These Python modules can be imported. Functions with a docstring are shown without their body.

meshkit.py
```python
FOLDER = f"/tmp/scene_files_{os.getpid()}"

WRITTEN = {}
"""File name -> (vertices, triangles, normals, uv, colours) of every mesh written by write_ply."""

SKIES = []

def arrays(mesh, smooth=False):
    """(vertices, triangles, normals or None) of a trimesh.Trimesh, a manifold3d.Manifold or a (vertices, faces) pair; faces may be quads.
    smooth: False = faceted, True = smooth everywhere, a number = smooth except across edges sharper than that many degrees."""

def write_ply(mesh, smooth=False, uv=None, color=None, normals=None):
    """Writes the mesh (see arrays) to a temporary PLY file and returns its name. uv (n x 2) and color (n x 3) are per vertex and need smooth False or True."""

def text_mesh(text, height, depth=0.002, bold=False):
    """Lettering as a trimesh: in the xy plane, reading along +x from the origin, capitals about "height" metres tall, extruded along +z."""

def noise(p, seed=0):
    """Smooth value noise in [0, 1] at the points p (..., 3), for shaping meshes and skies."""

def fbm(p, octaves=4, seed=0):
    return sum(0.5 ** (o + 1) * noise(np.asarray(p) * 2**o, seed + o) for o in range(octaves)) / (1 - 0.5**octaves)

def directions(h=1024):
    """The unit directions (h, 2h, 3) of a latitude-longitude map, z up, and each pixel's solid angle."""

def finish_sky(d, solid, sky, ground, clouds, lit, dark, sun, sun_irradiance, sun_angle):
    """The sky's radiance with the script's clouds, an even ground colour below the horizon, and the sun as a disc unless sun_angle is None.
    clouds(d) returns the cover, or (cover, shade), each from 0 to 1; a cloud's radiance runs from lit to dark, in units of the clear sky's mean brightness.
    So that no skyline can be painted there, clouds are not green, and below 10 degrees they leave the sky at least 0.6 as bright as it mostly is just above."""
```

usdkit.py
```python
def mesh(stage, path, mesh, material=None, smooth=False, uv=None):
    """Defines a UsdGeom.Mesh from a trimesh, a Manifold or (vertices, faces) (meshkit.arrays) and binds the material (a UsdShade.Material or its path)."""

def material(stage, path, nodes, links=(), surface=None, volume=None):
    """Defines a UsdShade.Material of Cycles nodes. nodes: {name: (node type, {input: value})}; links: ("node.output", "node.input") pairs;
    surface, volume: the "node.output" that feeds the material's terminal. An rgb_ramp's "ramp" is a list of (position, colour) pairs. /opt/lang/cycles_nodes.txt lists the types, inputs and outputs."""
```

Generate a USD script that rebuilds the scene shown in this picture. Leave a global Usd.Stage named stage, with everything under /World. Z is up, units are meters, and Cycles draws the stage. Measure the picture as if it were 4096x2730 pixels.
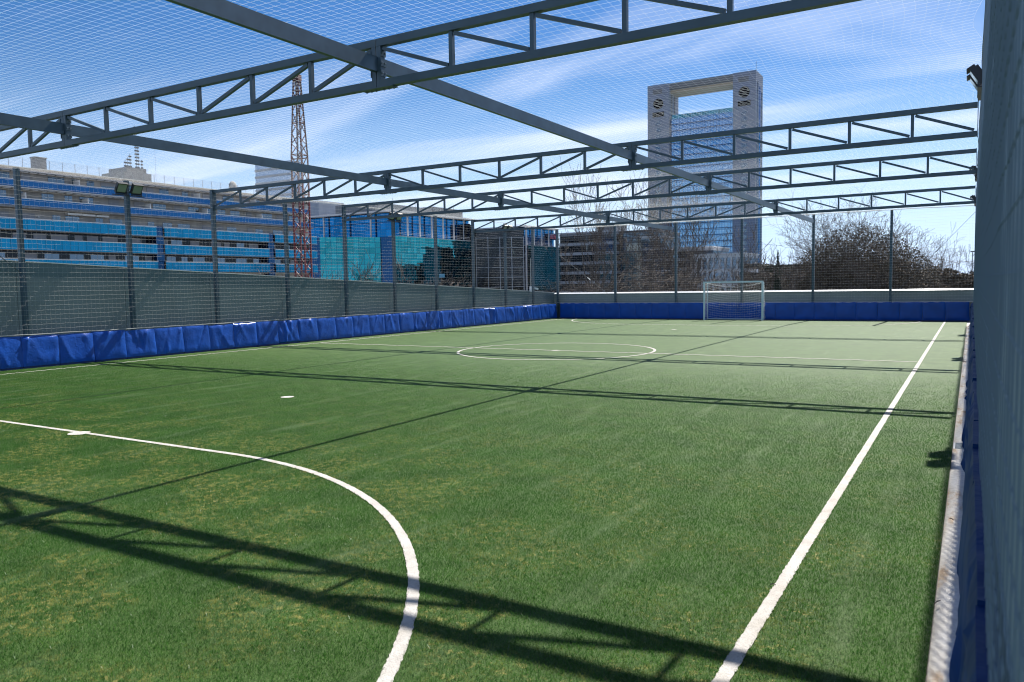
import math, random
import numpy as np
import trimesh
import usdkit
from meshkit import noise, fbm, text_mesh
from pxr import Gf, Usd, UsdGeom, UsdLux, UsdShade, Vt, Sdf

stage = Usd.Stage.CreateInMemory()
UsdGeom.SetStageUpAxis(stage, 'Z')
UsdGeom.SetStageMetersPerUnit(stage, 1.0)
UsdGeom.Xform.Define(stage, '/World')
UsdGeom.Scope.Define(stage, '/World/Looks')

# ------------------------------------------------------------------ camera, sky, sun, exposure
SUN = np.array([0.048, 0.905, 1.0]); SUN = SUN / np.linalg.norm(SUN)
SUN_EL = math.asin(SUN[2]); SUN_ROT = math.atan2(SUN[0], SUN[1])
SKY_STRENGTH, SUN_INTENSITY, EXPOSURE = 0.05, 1.25, 1.15

CAM = np.array([11.121, -0.484, 2.04])
YAW, PITCH, ROLL = 0.535, -0.0712, -0.0166
fw = np.array([-math.sin(YAW) * math.cos(PITCH), math.cos(YAW) * math.cos(PITCH), math.sin(PITCH)])
rt = np.array([math.cos(YAW), math.sin(YAW), 0.0]); up = np.cross(rt, fw)
rt, up = rt * math.cos(ROLL) + up * math.sin(ROLL), -rt * math.sin(ROLL) + up * math.cos(ROLL)
cam = UsdGeom.Camera.Define(stage, '/World/camera')
cam.AddTransformOp().Set(Gf.Matrix4d(*rt, 0, *up, 0, *(-fw), 0, *CAM, 1))
cam.CreateFocalLengthAttr(27.288); cam.CreateHorizontalApertureAttr(36.0); cam.CreateVerticalApertureAttr(36.0 * 682 / 1024)
cam.CreateClippingRangeAttr(Gf.Vec2f(0.02, 6000.0))
cam.CreateFStopAttr(2.8); cam.CreateFocusDistanceAttr(11.0)
cam.CreateExposureAttr(EXPOSURE)

sun = UsdLux.DistantLight.Define(stage, '/World/sun')
zax = Gf.Vec3d(*SUN); xax = Gf.Cross(Gf.Vec3d(0, 0, 1), zax).GetNormalized(); yax = Gf.Cross(zax, xax)
sun.AddTransformOp().Set(Gf.Matrix4d(*xax, 0, *yax, 0, *zax, 0, 0, 0, 60, 1))
sun.CreateIntensityAttr(SUN_INTENSITY); sun.CreateAngleAttr(0.5); sun.CreateNormalizeAttr(True)
sun.CreateColorAttr(Gf.Vec3f(1.0, 0.955, 0.89))

dome = UsdLux.DomeLight.Define(stage, '/World/sky')
dome.GetPrim().SetCustomDataByKey('kind', 'structure')
CLOUD, HAZE = (8.6, 9.6, 11.8), (6.6, 8.9, 13.0)
sky_mat = usdkit.material(stage, '/World/Looks/sky_material', {
    'tc': ('texture_coordinate', {}),
    'sep': ('separate_xyz', {}),
    'zc': ('math', {'math_type': 'maximum', 'value2': 0.03}),
    'zp': ('math', {'math_type': 'add', 'value2': 0.12}),
    'px': ('math', {'math_type': 'divide'}),
    'py': ('math', {'math_type': 'divide'}),
    'pl': ('combine_xyz', {'z': 0.0}),
    'map': ('mapping', {'location': (3.1, 1.3, 0), 'rotation': (0, 0, 0.95), 'scale': (0.42, 1.5, 1.0)}),
    'n1': ('noise_texture', {'scale': 0.9, 'detail': 8.0, 'roughness': 0.53, 'distortion': 0.8}),
    'r1': ('map_range', {'range_type': 'smoothstep', 'from_min': 0.42, 'from_max': 0.74, 'to_min': 0.0, 'to_max': 0.78, 'clamp': True}),
    'n2': ('noise_texture', {'scale': 5.2, 'detail': 7.0, 'roughness': 0.62, 'distortion': 0.2}),
    'r2': ('map_range', {'range_type': 'smoothstep', 'from_min': 0.67, 'from_max': 0.80, 'to_min': 0.0, 'to_max': 0.5, 'clamp': True}),
    'cov1': ('math', {'math_type': 'maximum'}),
    'lowf': ('map_range', {'range_type': 'smoothstep', 'from_min': 0.03, 'from_max': 0.12, 'to_min': 0.0, 'to_max': 1.0, 'clamp': True}),
    'cov': ('math', {'math_type': 'multiply'}),
    'hz': ('map_range', {'range_type': 'smoothstep', 'from_min': -0.05, 'from_max': 0.27, 'to_min': 0.95, 'to_max': 0.0, 'clamp': True}),
    'sky': ('sky_texture', {'sky_type': 'single_scattering', 'sun_disc': False, 'sun_elevation': SUN_EL, 'sun_rotation': SUN_ROT,
                            'altitude': 30.0, 'air_density': 1.0, 'aerosol_density': 0.2, 'ozone_density': 2.2}),
    'sat': ('hsv', {'hue': 0.509, 'saturation': 1.4, 'value': 1.0, 'fac': 1.0}),
    'mix0': ('mix_color', {'blend_type': 'mix', 'b': HAZE}),
    'mix': ('mix_color', {'blend_type': 'mix', 'b': CLOUD}),
    'bg': ('background_shader', {'strength': SKY_STRENGTH}),
}, [('tc.generated', 'sep.vector'), ('sep.z', 'zc.value1'), ('zc.value', 'zp.value1'),
    ('sep.x', 'px.value1'), ('zp.value', 'px.value2'), ('sep.y', 'py.value1'), ('zp.value', 'py.value2'),
    ('px.value', 'pl.x'), ('py.value', 'pl.y'), ('pl.vector', 'map.vector'), ('map.vector', 'n1.vector'), ('pl.vector', 'n2.vector'),
    ('n1.fac', 'r1.value'), ('n2.fac', 'r2.value'), ('r1.result', 'cov1.value1'), ('r2.result', 'cov1.value2'), ('sep.z', 'lowf.value'), ('cov1.value', 'cov.value1'), ('lowf.result', 'cov.value2'),
    ('sep.z', 'hz.value'),
    ('sky.color', 'sat.color'), ('sat.color', 'mix0.a'), ('hz.result', 'mix0.fac'), ('mix0.result', 'mix.a'), ('cov.value', 'mix.fac'), ('mix.result', 'bg.color')], surface='bg.background')
UsdShade.MaterialBindingAPI.Apply(dome.GetPrim()).Bind(sky_mat)

# ------------------------------------------------------------------ helpers
USED = {}
def path_in(parent, name):
    k = (parent, name); n = USED.get(k, 0); USED[k] = n + 1
    return f'{parent}/{name}' + (f'_{n:03d}' if n else '')

def tag(prim, label=None, cat=None, group=None, kind=None):
    for k, v in (('label', label), ('category', cat), ('group', group), ('kind', kind)):
        if v:
            prim.SetCustomDataByKey(k, v)
    return prim

class MB:
    """Collects boxes, bars, tubes and polygons into one mesh."""
    def __init__(self):
        self.v, self.f, self.n = [], [], 0
    def add(self, v, f):
        v = np.asarray(v, float).reshape(-1, 3); f = np.asarray(f, int).reshape(-1, 3)
        self.v.append(v); self.f.append(f + self.n); self.n += len(v); return self
    def mesh(self, m):
        return self.add(m.vertices, m.faces)
    def quad(self, a, b, c, d):
        return self.add([a, b, c, d], [[0, 1, 2], [0, 2, 3]])
    def box(self, lo, hi):
        return self.obox([(lo[i] + hi[i]) / 2 for i in range(3)], (1, 0, 0), (0, 1, 0), (0, 0, 1), [(hi[i] - lo[i]) / 2 for i in range(3)])
    def obox(self, c, ax, ay, az, h):
        c, ax, ay, az = (np.asarray(x, float) for x in (c, ax, ay, az))
        v = [c + sx * h[0] * ax + sy * h[1] * ay + sz * h[2] * az for sx in (-1, 1) for sy in (-1, 1) for sz in (-1, 1)]
        f = [[0, 1, 3], [0, 3, 2], [4, 6, 7], [4, 7, 5], [0, 4, 5], [0, 5, 1], [2, 3, 7], [2, 7, 6], [0, 2, 6], [0, 6, 4], [1, 5, 7], [1, 7, 3]]
        return self.add(v, f)
    def bar(self, a, b, w, h, upv=(0, 0, 1)):
        """A square bar from a to b: w sideways, h along upv."""
        a, b = np.asarray(a, float), np.asarray(b, float); d = b - a; L = np.linalg.norm(d); d = d / L
        s = np.cross(d, upv)
        if np.linalg.norm(s) < 1e-6: s = np.cross(d, (0, 1, 0))
        s /= np.linalg.norm(s); u = np.cross(s, d)
        return self.obox((a + b) / 2, d, s, u, [L / 2, w / 2, h / 2])
    def tubes(self, p0, p1, r0, r1, k=4):
        v, f = tube_arrays(p0, p1, r0, r1, k); return self.add(v, f)
    def tube(self, a, b, r, k=8):
        self.tubes([a], [b], [r], [r], k)
        a, b = np.asarray(a, float), np.asarray(b, float)
        n = self.n; base = n - 2 * k
        caps = [[base, base + i + 1, base + i] for i in range(1, k - 1)] + [[base + k, base + k + i, base + k + i + 1] for i in range(1, k - 1)]
        self.f.append(np.array(caps)); return self
    def arrays(self):
        return np.vstack(self.v), np.vstack(self.f)
    def moved(self, off):
        self.v = [x + np.asarray(off) for x in self.v]; return self

def tube_arrays(p0, p1, r0, r1, k=4):
    p0, p1 = np.asarray(p0, float).reshape(-1, 3), np.asarray(p1, float).reshape(-1, 3)
    r0, r1 = np.broadcast_to(np.asarray(r0, float), len(p0)), np.broadcast_to(np.asarray(r1, float), len(p0))
    d = p1 - p0; d /= np.maximum(np.linalg.norm(d, axis=1, keepdims=True), 1e-9)
    ref = np.where(np.abs(d[:, 2:3]) > 0.9, [[1.0, 0, 0]], [[0, 0, 1.0]])
    s = np.cross(d, ref); s /= np.linalg.norm(s, axis=1, keepdims=True); u = np.cross(d, s)
    a = np.arange(k) / k * 2 * math.pi
    ring = s[:, None] * np.cos(a)[None, :, None] + u[:, None] * np.sin(a)[None, :, None]
    v = np.concatenate([p0[:, None] + ring * r0[:, None, None], p1[:, None] + ring * r1[:, None, None]], 1)
    i = np.arange(k); j = (i + 1) % k
    f1 = np.concatenate([np.stack([i, j, j + k], 1), np.stack([i, j + k, i + k], 1)])
    f = f1[None] + (np.arange(len(p0)) * 2 * k)[:, None, None]
    return v.reshape(-1, 3), f.reshape(-1, 3)

def strands(P, r, k=3):
    """P (n, m, 3): n polylines of m points -> one mesh of k-sided threads."""
    P = np.asarray(P, float); n, m, _ = P.shape
    d = np.gradient(P, axis=1); d /= np.linalg.norm(d, axis=2, keepdims=True)
    ref = np.where(np.abs(d[..., 2:3]) > 0.8, np.array([0.0, 1.0, 0.3]), np.array([0.0, 0.0, 1.0]))
    s = np.cross(d, ref); s /= np.linalg.norm(s, axis=2, keepdims=True); u = np.cross(d, s)
    a = np.arange(k) / k * 2 * math.pi + 0.5
    V = P[:, :, None] + r * (s[:, :, None] * np.cos(a)[None, None, :, None] + u[:, :, None] * np.sin(a)[None, None, :, None])
    i = np.arange(k); j = (i + 1) % k
    f1 = np.concatenate([np.stack([i, j, j + k], 1), np.stack([i, j + k, i + k], 1)])
    off = (np.arange(n)[:, None] * m + np.arange(m - 1)[None]).ravel() * k
    return V.reshape(-1, 3), (f1[None] + off[:, None, None]).reshape(-1, 3)

def geo(m):
    return m.arrays() if isinstance(m, MB) else m

def part(parent, name, m, mat, smooth=False, label=None, kind=None):
    p = usdkit.mesh(stage, path_in(parent, name), geo(m), mat, smooth=smooth).GetPrim()
    tag(p, label, None, None, kind)
    return str(p.GetPath())

def single(name, m, mat, label=None, cat=None, group=None, kind=None, smooth=False):
    p = usdkit.mesh(stage, path_in('/World', name), geo(m), mat, smooth=smooth).GetPrim()
    tag(p, label, cat, group, kind); return str(p.GetPath())

def thing(name, label, cat, loc=(0, 0, 0), rotz=0.0, group=None, scale=None):
    x = UsdGeom.Xform.Define(stage, path_in('/World', name))
    x.AddTranslateOp().Set(Gf.Vec3d(*loc)); x.AddRotateZOp().Set(math.degrees(rotz))
    x.AddScaleOp().Set(Gf.Vec3f(*(scale or (1, 1, 1))))
    tag(x.GetPrim(), label, cat, group); return str(x.GetPath())

def dup(src, label, loc, rotz=0.0, group=None, scale=None):
    cat = stage.GetPrimAtPath(src).GetCustomDataByKey('category')
    base = src.rsplit('/', 1)[1]
    if base[-4:-3] == '_' and base[-3:].isdigit(): base = base[:-4]
    r = thing(base, label, cat, loc, rotz, group, scale)
    p = stage.GetPrimAtPath(r)
    p.GetReferences().AddInternalReference(src); p.SetInstanceable(True)
    return r

ORD = 'first second third fourth fifth sixth seventh eighth ninth tenth eleventh twelfth thirteenth fourteenth fifteenth sixteenth seventeenth eighteenth nineteenth twentieth'.split()
TENS = {20: 'twenty', 30: 'thirty', 40: 'forty'}
def nth(i):
    if i < 20: return ORD[i]
    t, u = divmod(i + 1, 10)
    return ('thirtieth' if t == 3 else 'fortieth') if u == 0 else TENS[t * 10] + '-' + ORD[u - 1]

# ------------------------------------------------------------------ materials
def mat(name, col, rough=0.5, metal=0.0, spec=0.5, var=0.0, vscale=3.0, bump=0.0, bscale=20.0, bdist=0.01, **kw):
    nodes = {'p': ('principled_bsdf', {'base_color': col, 'roughness': rough, 'metallic': metal, 'specular_ior_level': spec, **kw})}
    links = []
    if var or bump:
        nodes['g'] = ('geometry', {})
    if var:
        nodes['n'] = ('noise_texture', {'scale': vscale, 'detail': 5.0, 'roughness': 0.6})
        nodes['r'] = ('rgb_ramp', {'ramp': [(0.25, tuple(c * (1 - var) for c in col)), (0.75, tuple(min(1, c * (1 + var)) for c in col))]})
        links += [('g.position', 'n.vector'), ('n.fac', 'r.fac'), ('r.color', 'p.base_color')]
    if bump:
        nodes['bn'] = ('noise_texture', {'scale': bscale, 'detail': 4.0, 'roughness': 0.6})
        nodes['b'] = ('bump', {'strength': bump, 'distance': bdist})
        links += [('g.position', 'bn.vector'), ('bn.fac', 'b.height'), ('b.normal', 'p.normal')]
    return usdkit.material(stage, f'/World/Looks/{name}', nodes, links, surface='p.BSDF')

STEEL = mat('painted_steel', (0.042, 0.073, 0.095), 0.45, var=0.18, vscale=2.5)
GALV = mat('galvanised_beam_steel', (0.058, 0.095, 0.125), 0.42, metal=0.25, var=0.25, vscale=4.0)
BOLT = mat('bolt_steel', (0.16, 0.19, 0.21), 0.4, metal=0.6)
def twine(name, col, k):
    return usdkit.material(stage, f'/World/Looks/{name}', {'d': ('diffuse_bsdf', {'color': col}), 't': ('translucent_bsdf', {'color': col}), 'm': ('mix_closure', {'fac': k})},
                           [('d.BSDF', 'm.closure1'), ('t.BSDF', 'm.closure2')], surface='m.closure')
NET = twine('net_twine', (0.60, 0.60, 0.58), 0.45)
NETR = twine('roof_net_twine', (0.90, 0.90, 0.88), 0.72)
NETD = twine('grey_net_twine', (0.24, 0.31, 0.38), 0.2)
GOALNET = twine('goal_net_twine', (0.80, 0.79, 0.75), 0.35)
WHITECAP = mat('white_metal_cap', (0.80, 0.80, 0.79), 0.35)
GOALW = mat('goal_white_paint', (0.55, 0.66, 0.68), 0.4, var=0.08)
PANELG = mat('green_grey_panel', (0.105, 0.155, 0.163), 0.6, var=0.10, vscale=0.9)
COPING = mat('pale_coping', (0.62, 0.62, 0.60), 0.45)
PARAPET = mat('parapet_grey_green', (0.20, 0.235, 0.225), 0.7, var=0.12, vscale=1.6)
CONC = mat('concrete', (0.30, 0.29, 0.27), 0.85, var=0.15, vscale=1.2)
BLACKP = mat('black_lamp_housing', (0.012, 0.013, 0.015), 0.45)
LENS = mat('lamp_glass', (0.16, 0.19, 0.15), 0.12, spec=0.8)
WHITE = mat('white_plastic', (0.70, 0.71, 0.72), 0.45)
WIRE = mat('steel_wire', (0.10, 0.12, 0.13), 0.4, metal=0.5)
WALLSHEET = mat('corrugated_sheet', (0.19, 0.255, 0.31), 0.45, var=0.15, vscale=0.6)
RED = mat('crane_red_paint', (0.13, 0.008, 0.009), 0.5, var=0.3, vscale=1.5)
RUST = mat('crane_brown_paint', (0.085, 0.020, 0.017), 0.6, var=0.25, vscale=1.5)

def vinyl(name, col, ro=0.38, sp=0.35):
    return usdkit.material(stage, f'/World/Looks/{name}', {
        'g': ('geometry', {}),
        'n': ('noise_texture', {'scale': 2.3, 'detail': 4.0}),
        'r': ('rgb_ramp', {'ramp': [(0.3, tuple(c * 0.82 for c in col)), (0.7, tuple(c * 1.15 for c in col))]}),
        'bn': ('noise_texture', {'scale': 9.0, 'detail': 3.0, 'distortion': 1.0}),
        'b': ('bump', {'strength': 0.35, 'distance': 0.02}),
        'p': ('principled_bsdf', {'roughness': ro, 'specular_ior_level': sp})},
        [('g.position', 'n.vector'), ('n.fac', 'r.fac'), ('r.color', 'p.base_color'), ('g.position', 'bn.vector'), ('bn.fac', 'b.height'), ('b.normal', 'p.normal')],
        surface='p.BSDF')
VINYL = vinyl('blue_vinyl', (0.0025, 0.062, 0.34))
VINYL_SHADED = vinyl('shaded_blue_vinyl', (0.001, 0.026, 0.115), 0.55, 0.15)  # same blue vinyl, with the shade on the right pads put into its colour
VINYL_HEM = mat('blue_vinyl_hem', (0.004, 0.022, 0.14), 0.5)

TURF = usdkit.material(stage, '/World/Looks/turf_material', {
    'g': ('geometry', {}),
    'fine': ('noise_texture', {'scale': 95.0, 'detail': 5.0, 'roughness': 0.7}),
    'mid': ('noise_texture', {'scale': 2.2, 'detail': 6.0, 'roughness': 0.62}),
    'mp': ('mapping', {'scale': (1.3, 0.16, 1.0)}),
    'streak': ('noise_texture', {'scale': 2.6, 'detail': 6.0, 'roughness': 0.65}),
    'c1': ('rgb_ramp', {'ramp': [(0.28, (0.026, 0.054, 0.010)), (0.52, (0.047, 0.090, 0.022)), (0.74, (0.088, 0.145, 0.044))]}),
    'c2': ('rgb_ramp', {'ramp': [(0.30, (0.76, 0.79, 0.76)), (0.70, (1.20, 1.17, 1.14))]}),
    'm1': ('mix_color', {'blend_type': 'multiply', 'fac': 1.0, 'use_clamp': False}),
    'painted_sheen': ('map_range', {'range_type': 'smoothstep', 'from_min': 0.54, 'from_max': 0.78, 'to_min': 0.0, 'to_max': 0.42, 'clamp': True}),  # lengthwise pale streaks: sheen painted into the turf colour
    'm2': ('mix_color', {'blend_type': 'mix', 'b': (0.135, 0.180, 0.090)}),
    'straw_n': ('noise_texture', {'scale': 1.15, 'detail': 3.0}),
    'straw_f': ('noise_texture', {'scale': 16.0, 'detail': 5.0, 'roughness': 0.7, 'distortion': 0.6}),
    'sepp': ('separate_xyz', {}),
    'near': ('map_range', {'range_type': 'smoothstep', 'from_min': 5.0, 'from_max': 13.0, 'to_min': 1.0, 'to_max': 0.15, 'clamp': True}),
    'sa': ('map_range', {'range_type': 'smoothstep', 'from_min': 0.44, 'from_max': 0.62, 'to_min': 0.0, 'to_max': 1.0, 'clamp': True}),
    'sb': ('map_range', {'range_type': 'smoothstep', 'from_min': 0.53, 'from_max': 0.66, 'to_min': 0.0, 'to_max': 0.75, 'clamp': True}),
    's1': ('math', {'math_type': 'multiply'}), 's2': ('math', {'math_type': 'multiply'}),
    'm3': ('mix_color', {'blend_type': 'mix', 'b': (0.27, 0.235, 0.075)}),
    'b': ('bump', {'strength': 0.9, 'distance': 0.012}),
    'p': ('principled_bsdf', {'roughness': 0.6, 'specular_ior_level': 0.10})},
    [('g.position', 'fine.vector'), ('g.position', 'mid.vector'), ('g.position', 'mp.vector'), ('mp.vector', 'streak.vector'),
     ('fine.fac', 'c1.fac'), ('mid.fac', 'c2.fac'), ('c1.color', 'm1.a'), ('c2.color', 'm1.b'), ('streak.fac', 'painted_sheen.value'),
     ('m1.result', 'm2.a'), ('painted_sheen.result', 'm2.fac'), ('g.position', 'straw_n.vector'), ('g.position', 'straw_f.vector'),
     ('g.position', 'sepp.vector'), ('sepp.y', 'near.value'), ('straw_n.fac', 'sa.value'), ('straw_f.fac', 'sb.value'),
     ('sa.result', 's1.value1'), ('sb.result', 's1.value2'), ('s1.value', 's2.value1'), ('near.result', 's2.value2'),
     ('m2.result', 'm3.a'), ('s2.value', 'm3.fac'), ('m3.result', 'p.base_color'), ('fine.fac', 'b.height'), ('b.normal', 'p.normal')], surface='p.BSDF')
LINE = usdkit.material(stage, '/World/Looks/white_turf_line', {
    'g': ('geometry', {}), 'n': ('noise_texture', {'scale': 85.0, 'detail': 4.0, 'roughness': 0.7}),
    'n2': ('noise_texture', {'scale': 5.0, 'detail': 4.0}),
    'r': ('rgb_ramp', {'ramp': [(0.25, (0.30, 0.285, 0.26)), (0.55, (0.45, 0.43, 0.40))]}),
    'r2': ('rgb_ramp', {'ramp': [(0.3, (0.82, 0.80, 0.76)), (0.6, (1, 1, 1))]}),
    'm': ('mix_color', {'blend_type': 'multiply', 'fac': 1.0}),
    'b': ('bump', {'strength': 0.8, 'distance': 0.01}), 'p': ('principled_bsdf', {'roughness': 0.8, 'specular_ior_level': 0.2})},
    [('g.position', 'n.vector'), ('g.position', 'n2.vector'), ('n.fac', 'r.fac'), ('n2.fac', 'r2.fac'), ('r.color', 'm.a'), ('r2.color', 'm.b'), ('m.result', 'p.base_color'),
     ('n.fac', 'b.height'), ('b.normal', 'p.normal')], surface='p.BSDF')
STRIP = usdkit.material(stage, '/World/Looks/stained_concrete', {
    'g': ('geometry', {}), 'mp': ('mapping', {'scale': (2.2, 0.55, 1.0)}), 'n': ('noise_texture', {'scale': 2.2, 'detail': 6.0, 'roughness': 0.65}),
    'f': ('noise_texture', {'scale': 30.0, 'detail': 4.0}),
    'r': ('rgb_ramp', {'ramp': [(0.30, (0.26, 0.15, 0.075)), (0.39, (0.50, 0.37, 0.24)), (0.47, (0.62, 0.58, 0.51)), (0.70, (0.70, 0.69, 0.66))]}),
    'r2': ('rgb_ramp', {'ramp': [(0.3, (0.7, 0.7, 0.7)), (0.55, (1, 1, 1))]}), 'm': ('mix_color', {'blend_type': 'multiply', 'fac': 0.7}),
    'p': ('principled_bsdf', {'roughness': 0.8})},
    [('g.position', 'mp.vector'), ('mp.vector', 'n.vector'), ('g.position', 'f.vector'), ('n.fac', 'r.fac'), ('f.fac', 'r2.fac'), ('r.color', 'm.a'), ('r2.color', 'm.b'), ('m.result', 'p.base_color')], surface='p.BSDF')

def glass(name, tint, rough=0.03, base=None, mixf=0.75, wob=0.0, rnd=0.0):
    """Reflective tinted facade glass over a dark body."""
    nodes = {'gl': ('glossy_bsdf', {'color': tint, 'roughness': rough}), 'df': ('diffuse_bsdf', {'color': base or tuple(c * 0.15 for c in tint)}),
             'mx': ('mix_closure', {'fac': mixf})}
    links = [('df.BSDF', 'mx.closure1'), ('gl.BSDF', 'mx.closure2')]
    if wob:
        nodes.update({'g': ('geometry', {}), 'n': ('noise_texture', {'scale': 0.55, 'detail': 2.0}), 'b': ('bump', {'strength': wob, 'distance': 0.05})})
        links += [('g.position', 'n.vector'), ('n.fac', 'b.height'), ('b.normal', 'gl.normal')]
    if rnd:
        nodes.update({'oi': ('object_info', {}), 'rr': ('rgb_ramp', {'ramp': [(0.0, tuple(c * (1 - rnd) for c in tint)), (1.0, tuple(c * (1 + rnd * .6) for c in tint))]})})
        links += [('oi.random', 'rr.fac'), ('rr.color', 'gl.color')]
    return usdkit.material(stage, f'/World/Looks/{name}', nodes, links, surface='mx.closure')

# ------------------------------------------------------------------ the setting: ground, deck, turf
GROUND = mat('park_ground', (0.050, 0.056, 0.052), 0.9, var=0.3, vscale=0.05)
single('ground', MB().quad((-3000, -3000, -5), (3000, -3000, -5), (3000, 3000, -5), (-3000, 3000, -5)), GROUND, kind='structure')
single('deck', MB().box((-13.5, -8, -4.98), (13.0, 44.5, -0.034)), CONC, kind='structure')
single('turf', MB().box((-11.25, -6, -0.03), (10.96, 41.86, 0.0)), TURF, kind='structure')
strip_mb = MB()
strip_mb.box((10.965, -6, -0.033), (11.245, 10.26, -0.026)); strip_mb.box((10.965, 10.68, -0.033), (11.245, 42.0, -0.026))
single('concrete_strip', strip_mb, STRIP, kind='structure')
g = thing('drain_grate', 'dark slotted drain grate in pale strip along right edge of the turf', 'drain grate', (11.07, 10.47, -0.03))
part(g, 'frame', MB().box((-0.105, -0.205, -0.003), (-0.085, 0.205, 0.004)).box((0.085, -0.205, -0.003), (0.105, 0.205, 0.004)), WHITE)
for i in range(14):
    part(g, 'slat', MB().box((-0.084, -0.2 + i * 0.03, -0.002), (0.084, -0.2 + i * 0.03 + 0.014, 0.003)), BOLT)

# painted lines
W2, L = 10.06, 41.99
rng = np.random.default_rng(7)
def ribbon(pts, w, seed, z=0.007, closed=False):
    """A line of width w with frayed edges along pts (n, 2)."""
    pts = np.asarray(pts, float)
    seg = np.r_[0, np.cumsum(np.linalg.norm(np.diff(pts, axis=0), axis=1))]
    n = max(2, int(seg[-1] / 0.03)); s = np.linspace(0, seg[-1], n)
    p = np.stack([np.interp(s, seg, pts[:, 0]), np.interp(s, seg, pts[:, 1])], 1)
    d = np.gradient(p, axis=0); d /= np.linalg.norm(d, axis=1, keepdims=True); nn = np.stack([-d[:, 1], d[:, 0]], 1)
    r = np.random.default_rng(seed)
    ws = w / 2 + (r.random((2, n)) - 0.5) * 0.009
    a, b = p + nn * ws[0][:, None], p - nn * ws[1][:, None]
    v = np.c_[np.vstack([a, b]), np.full(2 * n, z)]
    i = np.arange(n - 1)
    f = np.vstack([np.stack([i, i + n, i + n + 1], 1), np.stack([i, i + n + 1, i + 1], 1)])
    return v, f
def disc(c, r, seed):
    a = np.linspace(0, 2 * math.pi, 40, endpoint=False); rr = r + (np.random.default_rng(seed).random(40) - 0.5) * 0.012
    v = np.r_[[[c[0], c[1], 0.0085]], np.c_[c[0] + rr * np.cos(a), c[1] + rr * np.sin(a), np.full(40, 0.0085)]]
    i = np.arange(40); return v, np.stack([np.zeros(40, int), i + 1, (i + 1) % 40 + 1], 1)
def arc(c, r, a0, a1, n=200):
    a = np.radians(np.linspace(a0, a1, n)); return np.stack([c[0] + r * np.cos(a), c[1] + r * np.sin(a)], 1)
R, E3 = 5.95, 3.15
GL = 41.5
def mark(pts, w, seed, label, name='white_line'):
    single(name, ribbon(pts, w, seed), LINE, label, 'pitch line')
mark([(W2, -5), (W2, GL)], 0.082, 1, 'white touchline running along the right side of the turf')
mark([(-W2, -5), (-W2 + 0.05, 20), (-W2 + 0.28, GL)], 0.082, 2, 'white touchline beside the long row of blue pads on the left')
mark([(-W2 + 0.06, 20.94), (W2 - 0.045, 20.94)], 0.082, 3, 'white halfway line crossing the whole pitch')
mark(arc((0, 20.94), 3.04, 0, 360, 300), 0.082, 4, 'white centre circle on the halfway line')
near_area = np.vstack([arc((E3, 0), R, 0, 90), arc((-E3, 0), R, 90, 180)])
mark(near_area, 0.082, 5, 'broad white curved penalty area line nearest the camera')
a_end = math.degrees(math.asin((L - GL) / R))
far_area = np.vstack([arc((E3, L), R, -a_end, -90), arc((-E3, L), R, 270, 180 + a_end)])
mark(far_area, 0.082, 6, 'thin white penalty area line in front of the goal')
mark([(-W2 + 0.3, GL), (W2, GL)], 0.082, 8, 'white goal line at the foot of the far blue pads')
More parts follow.
